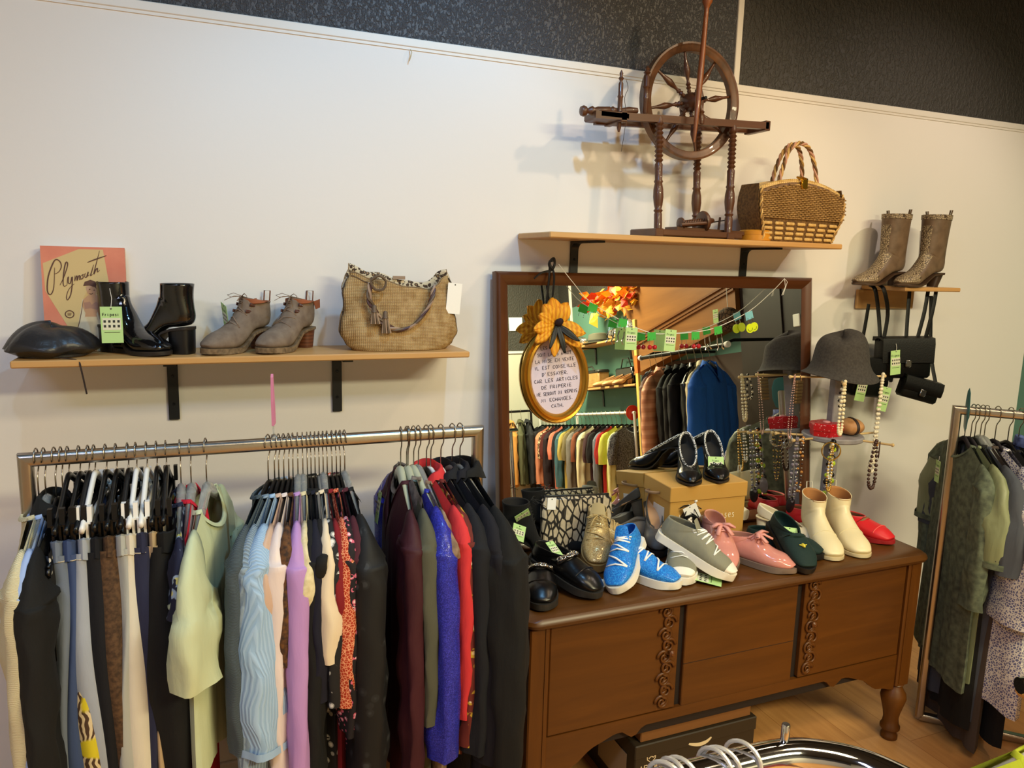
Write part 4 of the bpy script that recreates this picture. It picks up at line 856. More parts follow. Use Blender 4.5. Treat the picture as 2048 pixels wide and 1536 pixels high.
st = flat(pink, M('welt_taupe', (122, 104, 92), .5), .015, L=.262, throat=(.125, .076), inner=M('lining_pink', (204, 150, 130), .6), laces=(13, 24, 3, .13, lp), lr=.0045, bow=.0075, toe_w=.03, toe_h=.036)
tshoe('pink patent lace-up, left of the pair, heel raised', st, (1.480, -.530), -110, .262, pitch=14, dz=.004)
tshoe('pink patent lace-up with pointed toe, right of the pair', st, (1.690, -.585), -62, .262, mir=-1)
ivory = M('leather_ivory', (226, 216, 188), .35, bump=.1, sc=150)
st = pumpst(ivory, M('sole_ivory', (206, 190, 156), .5), M('lining_ivory', (206, 196, 166), .6), lift=.055, L=.235, sharp=.032, ball=.04, plat=.006, heel=(.0, .04, .026, .002, .8), throat=(.16, .042))
tshoe('ivory court shoe pointing right behind the green loafer', st, (1.965, -.425), -58, .235)
place_shoe('ivory court shoe lying on its side behind the pink shoes', st, (1.86, -.165, TOPZ+.040), -172, roll=84)
velv = M('velvet_green', (10, 44, 40), .8, kind='fabric', c2=(6, 30, 28), sc=400); st = flat(velv, black_sole, .018, L=.25, throat=(.142, .058), inner=M('lining_green', (22, 50, 42), .8), toe_h=.036, heel_t=.05)
t, rg, surf = tshoe('dark green velvet loafer with a gold bee and green tag', st, (1.722, -.605), -104, .25, pitch=17, dz=.002)
c = surf(8, 0); b = G().lathe([(.0005, -.011), (.005, -.006), (.006, 0), (.0045, .006), (.001, .011)], 10, c+Vector((0, 0, .003)), axis=(1, 0, .1)); b.obj('bee_emblem', M('gold_thread', (222, 206, 70), .4, .3), t)
for k in (-1, 1): G().tube([tuple(c+Vector((.002, 0, .004))), tuple(c+Vector((-.003, k*.012, .004)))], .0018, 6).obj('bee_wing', M('gold_thread', (222, 206, 70), .4, .3), t)
G().loft([[tuple(surf(12, a)+Vector((0, 0, .004))) for a in [lerp(-.22, .22, q/10) for q in range(11)]], [tuple(surf(16, a)+Vector((0, 0, .005))) for a in [lerp(-.22, .22, q/10) for q in range(11)]]], (False, False), closed=False).obj('saddle_strap', velv, t)
price_tag(t, (.095, .0, .062), (R(-72), 0, R(75)), .048, .085, 0)
tshoe('dark green velvet loafer tucked behind the bee loafer', st, (1.868, -.520), -50, .25, mir=-1)
cream_l = M('leather_cream', (222, 208, 168), .38, bump=.35, sc=30); st = bootst(cream_l, M('sole_cream', (208, 190, 150), .5), M('lining_wood', (166, 112, 60), .7), h=.175, lift=.035, L=.25, toe_w=.040, ball=.046, heel=(.0, .06, .031, .001, .95), plat=.010, toe_h=.046, sw=.041, top_f=-.022)
for lab, toe, yaw in (('cream leather ankle boot, left of the pair by the jewellery stand', (1.893, -.548), -112), ('cream leather ankle boot, right of the pair', (2.003, -.560), -110)):
    t, rg, surf = tshoe(lab, st, toe, yaw, .25, name='ankle_boot')
    G().tube([(-.004, -.010, .168), (-.008, -.010, .196), (-.008, .010, .196), (-.004, .010, .168)], .003, 6, flat=.6).obj('pull_tab', M('tab_cream', (232, 226, 204), .6), t)
    G().tube([tuple(surf(10, a)+Vector((0, 0, .001))) for a in [lerp(-.3, .3, q/12) for q in range(13)]], .0011, 6).obj('seam', cream_l, t)
red = M('leather_red', (206, 34, 40), .45, bump=.15, sc=150); rs = M('stitch_red', (232, 88, 84), .6); st = flat(red, M('sole_red', (150, 26, 30), .6), .012, L=.245, throat=(.135, .058), inner=M('lining_brown', (134, 92, 62), .7), toe_h=.036, heel_t=.048)
for lab, toe, yaw in (('red leather moccasin at the right end of the sideboard', (2.205, -.500), -78), ('red leather moccasin behind the cream boots', (2.115, -.400), -70)):
    t, rg, surf = tshoe(lab, st, toe, yaw, .245)
    G().tube([tuple(surf(7, a)+Vector((0, 0, .0015))) for a in [lerp(-.24, .24, q/14) for q in range(15)]], .0017, 6).obj('apron_seam', rs, t)
    G().tube([tuple(Vector(p)+Vector((0, 0, .001))) for p in rg[-1]], .0015, 6, closed=True).obj('collar_piping', rs, t)
# --- shoe box with checker trimmed pumps in front of the mirror
kraft = M('card_ochre', (184, 140, 66), .6); t = thing('shoe_box', 'ochre card shoe box standing before the mirror', 'box', (1.565, -.215, TOPZ), R(-3))
G().box((-.148, -.085, 0), (.148, .085, .195), bev=.002).obj('body', kraft, t, smooth=30)
G().box((-.152, -.089, .170), (.152, .089, .222), bev=.002).obj('lid', kraft, t, smooth=30)
G().box((-.1495, -.05, .05), (-.148, .02, .14)).obj('size_label', M('label_grey', (208, 208, 204), .6), t, smooth=False)
g = G(); write(g, 'les pomineroses', .0, .098, .026, lambda x, z: (x, -.0856, z), r=.0011, wide=.62); g.obj('lettering', M('print_cream', (246, 236, 206), .6), t, smooth=False)
chk = M('trim_checker', (20, 20, 20), .5, kind='spots', c2=(236, 234, 228), sc=260, thr=.5)
st = pumpst(leather, M('sole_dark', (40, 34, 30), .5), lining_b, lift=.075, L=.235, sharp=.024, ball=.041, heel=(.0, .03, .02, .006, .55), throat=(.168, .04))
for lab, toe, yaw, tg in (('black pump with checked trim on the shoe box, left one', (1.478, -.312), -119, 0), ('black pump with checked trim and green tag on the shoe box', (1.592, -.315), -117, 1)):
    t, rg, surf = tshoe(lab, st, toe, yaw, .235, z=TOPZ+.2225, S=1.04)
    G().tube([tuple(Vector(p)+Vector((0, 0, .0005))) for p in rg[-1]], .0032, 6, closed=True, flat=1.6).obj('checked_trim', chk, t)
    if tg: price_tag(t, (.155, -.004, .068), (R(-25), 0, R(92)), .052, .055, 0)
# ================================================================ mirror and what hangs on it
m_frame = M('frame_walnut', (96, 52, 22), .35, kind='wood', c2=(70, 36, 14), sc=18, axis=2, coat=.2)
m_frameh = M('frame_walnut_rail', (92, 50, 21), .35, kind='wood', c2=(66, 34, 13), sc=18, axis=0, coat=.2)
m_mirror = M('mirror_silver', (236, 240, 238), .0, 1)
TH = math.atan2(.09, .84)
def on_mirror(x, z, off=0):
    """world point on the leaning glass at height z, off metres in front of it"""
    n = Vector((0, -math.cos(TH), math.sin(TH))); return Vector((x, -.1387+(z-.706)*math.tan(TH), z))+n*off
def mirror():
    X0, X1 = .866, 2.166; H = .918; W = (X1-X0)/2
    t = thing('wall_mirror', 'large walnut framed mirror leaning on the sideboard against the wall', 'mirror', ((X0+X1)/2, -.1387, .7065), rot=(-TH, 0, 0))
    prof = [(0, .022), (0, -.006), (.003, -.012), (.012, -.017), (.024, -.014), (.036, -.006), (.043, -.001), (.043, .004), (.043, .022)]   # (inwards, depth)
    cs = [(-W, 0), (W, 0), (W, H), (-W, H)]; ins = [(1, 1), (-1, 1), (-1, -1), (1, -1)]
    for k in range(4):
        a, b = cs[k], cs[(k+1) % 4]; ia, ib = ins[k], ins[(k+1) % 4]
        G().loft([[(a[0]+ia[0]*d, y, a[1]+ia[1]*d) for d, y in prof], [(b[0]+ib[0]*d, y, b[1]+ib[1]*d) for d, y in prof]]).obj('frame_rail', m_frameh if k % 2 == 0 else m_frame, t, smooth=35)
    G().box((-W+.04, 0, .04), (W-.04, .004, H-.04)).obj('glass', m_mirror, t, smooth=False)
    G().box((-W+.02, .008, .02), (W-.02, .02, H-.02)).obj('backboard', M('hardboard', (110, 84, 56), .8), t, smooth=False)
mirror()
# --- oval gold frame with the hand-written notice
gilt = M('gilt_gold', (198, 146, 52), .28, .85, bump=.2, sc=60); P0 = on_mirror(1.072, 1.278, .012)
t = thing('oval_frame', 'oval gilt frame with a handwritten notice hanging over the mirror', 'picture frame', tuple(P0), rot=(-TH, R(-4), 0))
ra, rb = .122, .157; prof = [(0, .006), (.002, -.006), (.006, -.011), (.012, -.008), (.016, -.015), (.023, -.017), (.030, -.010), (.033, -.003), (.033, .006)]; n = 56; rings = []
for k in range(n+1):
    a = 2*PI*k/n; rings.append([((ra-d)*math.cos(a), y, (rb-d)*math.sin(a)) for d, y in prof])
G().loft(rings, (False, False)).obj('moulding', gilt, t, smooth=40)
paper = M('paper_lilac', (206, 194, 208), .6)
G().add([((ra-.03)*math.cos(2*PI*k/n), -.001, (rb-.03)*math.sin(2*PI*k/n)) for k in range(n)], [tuple(range(n))]).obj('notice_paper', paper, t, smooth=False)
g = G()
for k, line in enumerate(('LES ARTICLES', 'SONT LAVES AVANT', 'LA MISE EN VENTE', 'IL EST CONSEILLE', "D'ESSAYER,", 'CAR LES ARTICLES', 'DE FRIPERIE', 'NE SERONT NI REPRIS', 'NI ECHANGES.', 'CATH.')):
    z = .098-.0215*k; hw = (ra-.036)*math.sqrt(max(.05, 1-(abs(z+.004)/(rb-.03))**2)); h = .0108; wd = len(line)*5.6*h/6; f = min(1.0, 2*hw*.94/wd)
    write(g, line, .002, z-.006, h, lambda x, zz: (x, -.0018, zz), r=.0009, jit=.35, seed=k+3, wide=f)
g.obj('handwriting', M('ink_violet', (40, 32, 60), .6), t, smooth=False)
# cord with its hook
t = thing('hanging_cord', 'black twisted cord tied over the mirror top above the gilt frame', 'cord', tuple(on_mirror(1.052, 1.60, .03)))
g = G()
for s in (-1, 1): g.tube(cr([(s*.004, .008, .035), (s*.009, -.002, .0), (s*.010, .010, -.08), (s*.012, .018, -.165)], 14), .0035, 6)
g.obj('strands', M('cord_black', (20, 18, 18), .6), t)
G().tube(cr([(.0, .004, .02), (-.010, .0, .045), (.004, -.002, .062), (.012, .004, .045), (.002, .0, .028), (-.008, .002, .05), (.01, .004, .056)], 26), .0042, 6).obj('knot', M('cord_black', (20, 18, 18), .6), t)
G().tube(cr([(-.006, .0, .022), (-.04, -.006, .014), (-.066, -.012, -.004)], 10), .0032, 6).obj('loose_end', M('cord_black', (20, 18, 18), .6), t)
# --- yellow fabric flower on the frame
t = thing('fabric_flower', 'yellow fabric flower with black leaves pinned on the gilt frame', 'flower', tuple(on_mirror(1.058, 1.448, .04)), rot=(-TH, 0, 0))
pet = M('petal_yellow', (228, 164, 34), .7, kind='stripes', c2=(206, 132, 20), sc=22, axis=0, thr=3.0, bump=.3); blk = M('leaf_black', (18, 20, 16), .5)
def petal(t, ang, L, W, curl, m, name, y0=0):
    def P(u, v):
        s = u; w = W*math.sin(PI*min(1, s*.92+.06))**.7*(1 if s < .97 else .6); q = 2*v-1
        x = s*L; z = q*w; y = -.012*math.sin(s*PI)+curl*s*s-.010*(1-q*q)*.6+.004*math.sin(q*9)
        ca, sa = math.cos(ang), math.sin(ang); return (x*ca-z*sa, y+y0, x*sa+z*ca)
    solid(G().grid(P, 12, 8).obj(name, m, t, smooth=True), .0012, 0)
for ang, L, W, c in ((100, .088, .030, -.01), (128, .082, .026, -.02), (62, .080, .028, -.015), (190, .092, .024, -.03), (215, .10, .022, -.02), (262, .105, .022, -.02), (-18, .098, .026, -.03), (-42, .11, .024, -.02), (155, .075, .022, -.02)):
    petal(t, R(ang), L, W, c, pet, 'petal')
for ang, L, W, c in ((245, .085, .009, -.02), (282, .095, .011, -.015), (-40, .085, .012, -.03)): petal(t, R(ang), L, W, c, blk, 'leaf', -.012)
G().lathe([(.002, 0), (.010, .004), (.013, .014), (.009, .026), (.002, .032)], 12, (0, -.012, 0), axis=(.3, -.8, .5)).obj('flower_centre', M('centre_dark', (40, 20, 22), .8), t)
# --- string garland with earrings
GP = [(1.078, 1.644), (1.135, 1.580), (1.193, 1.523), (1.322, 1.456), (1.428, 1.418), (1.510, 1.414), (1.617, 1.419), (1.711, 1.436), (1.847, 1.490), (1.954, 1.563), (2.013, 1.612)]
t = thing('string_garland', 'white string slung across the mirror for the earring cards', 'string', tuple(on_mirror(1.5, 1.41, .03)))
o0 = on_mirror(1.5, 1.41, .03); path = [on_mirror(p[0], p[1], .03)-o0 for p in cr(GP, 40)]
G().tube(path, .0012, 6).obj('string', STRING, t)
e = path[-1]; G().tube([e, e+Vector((.012, -.003, -.012)), e+Vector((-.004, -.004, -.06))], .0012, 6).tube([e, e+Vector((.004, -.003, -.03)), e+Vector((-.010, -.004, -.062))], .0012, 6).obj('knot_tail', STRING, t)
cardg = M('card_green', (58, 168, 62), .7); cardb = M('card_blue', (120, 186, 200), .7)
CG = 'earring cards on the mirror string'
def garland_item(label, x, z, kind, rz=0):
    p = on_mirror(x, z, .034); t = thing('earring_card', label, 'earrings', tuple(p), rot=(R(-4), R(rz), 0))
    if kind[0] == 'white':
        price_tag(t, (0, -.001, .004), (0, 0, 0), .046, .072, 0); return
    w, h = .034, .026; G().prism([(-w/2, -h), (w/2, -h*.9), (w/2*.95, .004), (-w/2, .003)], -.0005, .0005).obj('card', cardg if kind[0] == 'green' else cardb, t, smooth=False)
    for s in (-1, 1):
        g = G().tube([(s*.009, -.002, -h*.7), (s*.010, -.003, -h-.014)], .0008, 5)
        o = g.obj('earring', chain_m, t)
        if kind[1] == 'red': G().ball((s*.010, -.004, -h-.022), .0085, 10).obj('bead', M('bead_red', (176, 18, 28), .12, coat=.5), o)
        elif kind[1] == 'disc':
            c = (s*.011, -.004+.002*s, -h-.030); G().lathe([(.0005, -.0015), (.017, -.0015), (.017, .0015), (.0005, .0015)], 20, c, axis=(0, 1, 0)).obj('disc', M('disc_lime', (206, 222, 30), .4), o)
            G().tube([(c[0]+.010*math.cos(a), c[1]-.002, c[2]+.010*math.sin(a)) for a in [PI+PI*k/10 for k in range(11)]], .0012, 5).obj('disc_line', M('line_olive', (120, 140, 20), .5), o)
        elif kind[1] == 'silver': G().tube([(s*.010, -.004, -h-.012), (s*.012, -.004, -h-.03), (s*.007, -.004, -h-.045), (s*.014, -.004, -h-.055)], .0022, 6).obj('drop', chain_m, o)
garland_item('green card with black drops over the oval frame side', 1.205, 1.512, ('green', ''), 20)
garland_item('green card beside the white price tag at the string left', 1.318, 1.462, ('green', 'silver'), 12)
garland_item('pale price tag hanging lowest left on the string', 1.350, 1.428, ('white',), 4)
garland_item('green card with red cherry earrings, left of the pale tag', 1.430, 1.416, ('green', 'red'))
garland_item('printed pale green tag in the middle of the string', 1.508, 1.420, ('white',), 5)
garland_item('green card with red cherry earrings, right of the pale tag', 1.612, 1.416, ('green', 'red'))
garland_item('green card with long silver earrings on the string', 1.708, 1.434, ('green', 'silver'), -8)
garland_item('blue card with round lime earrings on the string', 1.845, 1.486, ('blue', 'disc'), -14)
# ================================================================ spinning wheel
def spinning_wheel():
    wd = M('wheel_wood', (98, 58, 34), .4, kind='wood', c2=(64, 36, 20), sc=30, axis=2, coat=.2); wr = M('wheel_wood_rim', (104, 66, 38), .4, kind='noise', c2=(70, 44, 26), sc=25, coat=.2); wdx = M('wheel_wood_beam', (102, 62, 34), .4, kind='wood', c2=(68, 38, 20), sc=30, axis=0, coat=.2)
    iron = M('wheel_iron', (40, 38, 38), .4, .9)
    ox, oy, oz = 1.55, -.13, 1.7425; t = thing('spinning_wheel', 'antique turned wood spinning wheel on the shelf above the mirror', 'spinning wheel', (ox, oy, oz))
    cx, cz, Ro = 1.506-ox, 2.182-oz, .184
    # rim: grooved profile swept round
    prof = [(0, -.016), (0, .016), (-.006, .017), (-.012, .014), (-.024, .013), (-.028, .010), (-.028, -.010), (-.024, -.013), (-.012, -.014), (-.006, -.017)]; n = 72; rings = []
    for k in range(n+1):
        a = 2*PI*k/n; rings.append([(cx+(Ro+d)*math.cos(a), y, cz+(Ro+d)*math.sin(a)) for d, y in prof])
    rim = G().loft(rings, (False, False)).obj('rim', wr, t, smooth=35)
    for s in (-1, 1): G().tube([(cx+(Ro-.004)*math.cos(2*PI*k/60), s*.011, cz+(Ro-.004)*math.sin(2*PI*k/60)) for k in range(60)], .0022, 6, closed=True).obj('rim_bead', wr, rim)
    G().lathe([(.008, -.05), (.014, -.044), (.024, -.03), (.030, -.012), (.030, .012), (.024, .03), (.014, .044), (.008, .05)], 20, (cx, 0, cz), axis=(0, 1, 0)).obj('hub', wd, t)
    G().tube([(cx, -.085, cz), (cx, .07, cz)], .005, 8).obj('axle', iron, t)
    sp = [(.004, .028), (.0075, .034), (.005, .040), (.009, .045), (.005, .051), (.0085, .056), (.005, .062), (.0045, .07), (.009, .088), (.011, .1), (.008, .116), (.005, .132), (.004, .158)]
    for k in range(8):
        a = R(12)+2*PI*k/8; G().lathe(sp, 10, (cx, 0, cz), axis=(math.cos(a), 0, math.sin(a))).obj('spoke', wd, t, smooth=60)
    # slanting bed of two rails
    za, zb = 2.100-oz, 2.126-oz; xa, xb = 1.13-ox, 1.79-ox
    for y in (-.045, .045): G().prism([(xa+(.05 if y > 0 else 0), za-.011), (xb, zb-.011), (xb, zb+.011), (xa+(.05 if y > 0 else 0), za+.011)], y-.010, y+.010).obj('bed_rail', wdx, t, smooth=False)
    for x, dy in ((xb-.004, .055), (xa+.10, .055)): G().box((x-.011, -dy, lerp(za, zb, (x-xa)/(xb-xa))-.016), (x+.011, dy, lerp(za, zb, (x-xa)/(xb-xa))+.016), bev=.002).obj('cross_block', wdx, t, smooth=30)
    # turned legs
    leg = [(.013, 0), (.013, .055), (.011, .06), (.015, .066), (.011, .072), (.014, .085), (.017, .11), (.016, .135), (.012, .155), (.015, .160), (.012, .166), (.0125, .20), (.013, .215)]
    for k in range(9): z0 = .222+k*.0145; leg += [(.009, z0), (.0145, z0+.007)]
    leg += [(.011, .352), (.011, .366)]
    for x0, y0, x1, y1 in ((1.364-ox, -.07, 1.362-ox, -.045), (1.640-ox, -.07, 1.650-ox, -.045), (1.597-ox, .05, 1.575-ox, .045)):
        a = Vector((x0, y0, .018)); b = Vector((x1, y1, .372)); G().lathe([(r, h*(b-a).length/.366) for r, h in leg], 14, a, axis=b-a).obj('leg', wd, t, smooth=60)
    # treadle frame lying on the shelf
    tr = thing_part = G().box((1.345-ox, -.085, .004), (1.69-ox, -.062, .024), bev=.003).obj('base_rail', wdx, t, smooth=30)
    G().box((1.375-ox, .04, .004), (1.70-ox, .063, .024), bev=.003).obj('base_rail', wdx, t, smooth=30)
    G().box((1.343-ox, -.09, 0), (1.375-ox, .068, .026), bev=.003).obj('base_block', wdx, t, smooth=30)
    G().box((1.625-ox, -.09, 0), (1.655-ox, .068, .022), bev=.003).obj('base_block', wdx, t, smooth=30)
    G().prism([(1.45-ox, .024), (1.745-ox, .018), (1.745-ox, .030), (1.45-ox, .036)], -.052, .02).obj('treadle', wdx, t, smooth=False)
    # wheel uprights
    post = [(.010, 0), (.012, .02), (.008, .03), (.013, .036), (.008, .042), (.010, .06), (.012, .08), (.007, .10), (.004, .112)]
    for y in (-.05, .05): G().lathe(post, 12, (cx+.012, y, .365), axis=(-.1, 0, 1)).obj('wheel_post', wd, t, smooth=60)
    # distaff rod with a bulb
    a = Vector((1.464-ox, -.095, 2.040-oz)); b = Vector((1.487-ox, -.085, 2.452-oz)); L = (b-a).length
    G().lathe([(.003, 0), (.006, .03), (.009, .12), (.010, .2), (.008, .32), (.007, L-.01), (.010, L), (.016, L+.012), (.015, L+.03), (.009, L+.042), (.011, L+.05), (.006, L+.06)], 14, a, axis=b-a).obj('distaff', M('distaff_wood', (146, 84, 44), .35, kind='wood', c2=(112, 62, 30), sc=30, axis=2, coat=.2), t, smooth=60)
    # mother-of-all with screw handle and two maidens
    hp = Vector((1.095-ox, -.02, 2.112-oz)); G().lathe([(.001, 0), (.014, .002), (.017, .010), (.014, .018), (.007, .024), (.012, .032), (.015, .04), (.010, .048), (.013, .058), (.013, .10), (.010, .104), (.014, .112), (.010, .118), (.008, .14), (.012, .17), (.009, .20)], 14, hp, axis=(1, 0, .1)).obj('tension_screw', wd, t, smooth=60)
    mo = G().box((1.145-ox, -.055, 2.094-oz), (1.25-ox, .055, 2.116-oz), bev=.004).obj('mother_of_all', wdx, t, smooth=30)
    for x, z0, z1, r in ((1.226, 2.060, 2.245, .0075), (1.318, 2.115, 2.268, .0105)):
        h = z1-z0; G().lathe([(.003, 0), (r*.9, .012), (r, .05), (r*1.15, .054), (r, .058), (r*1.05, h*.55), (r*1.3, h*.57), (r, h*.6), (r, h*.78), (r*.5, h*.82), (r*1.15, h*.86), (r*.5, h*.90), (r*.8, h*.94), (.001, h)], 12, (x-ox, -.03, z0-oz)).obj('maiden', wd, t, smooth=60)
    G().tube(cr([(1.240-ox, -.038, 2.215-oz), (1.246-ox, -.04, 2.19-oz), (1.236-ox, -.04, 2.16-oz), (1.243-ox, -.042, 2.10-oz), (1.232-ox, -.042, 2.0-oz)], 20), .0009, 5).obj('thread', M('thread_dark', (60, 48, 40), .8), t)
    # bobbin and flyer lying on the treadle frame
    bo = G().lathe([(.010, 0), (.022, .004), (.022, .010), (.012, .014), (.012, .085), (.034, .09), (.036, .096), (.034, .102), (.030, .106), (.014, .11), (.008, .135), (.003, .14)], 20, (1.468-ox, -.035, .044), axis=(1, .0, .14)).obj('bobbin', wd, t, smooth=50)
    for k in range(9): G().tube([(1.472-ox+k*.0095, -.058, .045+k*.0013), (1.472-ox+k*.0095, -.062, .056+k*.0013)], .0009, 5).obj('flyer_hook', iron, bo)
    G().tube([(1.46-ox, -.058, .042), (1.56-ox, -.06, .052)], .006, 8).obj('flyer_arm', wd, t)
    G().tube([(1.630-ox, -.03, .022), (1.634-ox, -.03, .075)], .004, 8).obj('peg', wd, t); G().tube([(1.608-ox, -.03, .058), (1.668-ox, -.03, .068)], .002, 6).obj('spindle', iron, t)
spinning_wheel()
t = thing('wooden_box', 'small round honey-coloured wooden box beside the basket bag', 'box', (1.775, -.175, 1.7425))
G().lathe([(.05, 0), (.052, .002), (.052, .03), (.05, .032), (.001, .032)], 28).obj('body', M('wood_honey', (212, 146, 40), .4, kind='wood', c2=(190, 122, 28), sc=20, axis=0), t)
G().lathe([(.053, .022), (.0535, .034), (.05, .037), (.001, .037)], 28).obj('lid', M('wood_honey', (212, 146, 40), .4), t)
# ================================================================ bags
def basket_bag():
    ox, oy, oz = 1.930, -.165, 1.7425; t = thing('basket_bag', 'woven cane handbag with rope handle at the end of the upper shelf', 'handbag', (ox, oy, oz), R(4))
    dk = M('cane_dark', (122, 88, 44), .6, kind='noise', c2=(84, 56, 26), sc=120); lt = M('cane_light', (214, 178, 110), .5, kind='noise', c2=(190, 150, 84), sc=80); md = M('cane_mid', (168, 130, 72), .6, kind='noise', c2=(120, 86, 42), sc=150)
    Wd = lambda z: .172+.030*sm(0, .12, z)-.008*sm(.14, .21, z); Dp = lambda z: .042+.014*math.sin(PI*min(1, z/.21))
    topz = lambda x: .168+.040*(1-(x/.2)**2)
    def body(u, v, s):
        z = v*.205; x = (2*u-1)*Wd(z)
        return (x, s*Dp(z)*(1-.10*(2*u-1)**4), min(z, topz(x)-.004))
    for s in (-1, 1): G().grid(lambda u, v, s=s: body(u, v, s), 24, 16).obj('panel', dk, t, smooth=True)
    G().grid(lambda u, v: ((2*u-1)*.172, (2*v-1)*.042, .001), 4, 2).obj('base', dk, t)
    for s in (-1, 1): G().grid(lambda u, v, s=s: (s*Wd(v*.19)*1.0, (2*u-1)*Dp(v*.19)*.9, v*.19), 4, 10).obj('side_panel', dk, t)
    # cane pieces, bottom rows
    for r in range(4):
        z = .012+r*.0165
        for c in range(7):
            x = (c-3+(.0 if r % 2 else .0))*.0475*(Wd(z)/.172); hw = .019
            if abs(x)+hw > Wd(z): continue
            G().box((x-hw, -Dp(z)-.0045, z-.0055), (x+hw, -Dp(z)+.002, z+.0055), bev=.003).obj('cane_piece', lt, t, smooth=40)
    # woven strands above, short over-and-under lengths
    rnd = random.Random(5); g = G(); row = 0; z = .080
    while z < .20:
        x = -Wd(z)+.004+(row % 2)*.009
        while x < Wd(z)-.008:
            if z < topz(x)-.012: g.tube([(x-.001, -Dp(z)-.0005, z), (x+.005, -Dp(z)-.0032, z+rnd.uniform(-.0006, .0006)), (x+.012, -Dp(z)-.0032, z), (x+.0175, -Dp(z)-.0003, z)], .0030, 5)
            x += .0185
        z += .0062; row += 1
    o = g.obj('weave', md, t, smooth=True); o['kind'] = 'stuff'
    # braided edges, frame band, clasp
    for s in (-1, 1):
        def band(u, v, s=s):
            x = (2*u-1)*.192; z = topz(x)-.026+.034*v; return (x, s*(Dp(.19)+.004-.012*v), z)
        solid(G().grid(band, 24, 4).obj('frame_band', M('straw_gold', (222, 186, 112), .5, kind='weave', c2=(170, 128, 60), c3=(236, 206, 140), sc=45, bump=.5), t, smooth=True), .004)
    G().grid(lambda u, v: ((2*u-1)*.19, (2*v-1)*.034, topz((2*u-1)*.19)+.006), 20, 4).obj('top_panel', M('straw_gold', (222, 186, 112), .5), t)
    for x in (-1, 1):
        for ph in (0, PI): G().tube([(x*(Wd(k/30*.18)-.006)+.0035*math.cos(k*.9+ph), -Dp(k/30*.18)-.003+.003*math.sin(k*.9+ph), .004+k/30*.17) for k in range(31)], .003, 6).obj('edge_braid', lt if ph else md, t)
    brass = M('brass', (206, 160, 52), .25, 1); cl = G().box((-.014, -.056, .182), (.014, -.048, .214), bev=.002).obj('clasp', brass, t); G().tube([(-.012, -.052, .214), (-.012, -.03, .222), (.012, -.03, .222), (.012, -.052, .214)], .004, 8).obj('clasp_bar', brass, cl)
    # two twisted handles
    for off in (-.012, .012):
        path = cr([(-.085+off*.9, off*2.2, .195), (-.070+off*.6, off*2, .25), (-.045+off*.5, off*1.6, .308), (-.005, off*1.4, .338), (.038-off*.5, off*1.4, .325), (.066-off*.6, off*1.8, .27), (.082-off*.8, off*2.2, .19)], 60)
        for j, m in ((0, lt), (1, M('rope_pink', (188, 140, 116), .7)), (2, dk)):
            pts = []
            for k, p in enumerate(path):
                q = path[min(k+1, 60)]; tt = (Vector(q)-Vector(path[max(k-1, 0)])).normalized(); a = tt.cross(Vector((0, 1, 0))).normalized(); b = Vector((0, 1, 0)); an = k*.62+j*2*PI/3
                pts.append(Vector(p)+a*.0042*math.cos(an)+b*.0042*math.sin(an))
            G().tube(pts, .0040, 6).obj('handle_strand', m, t)
basket_bag()
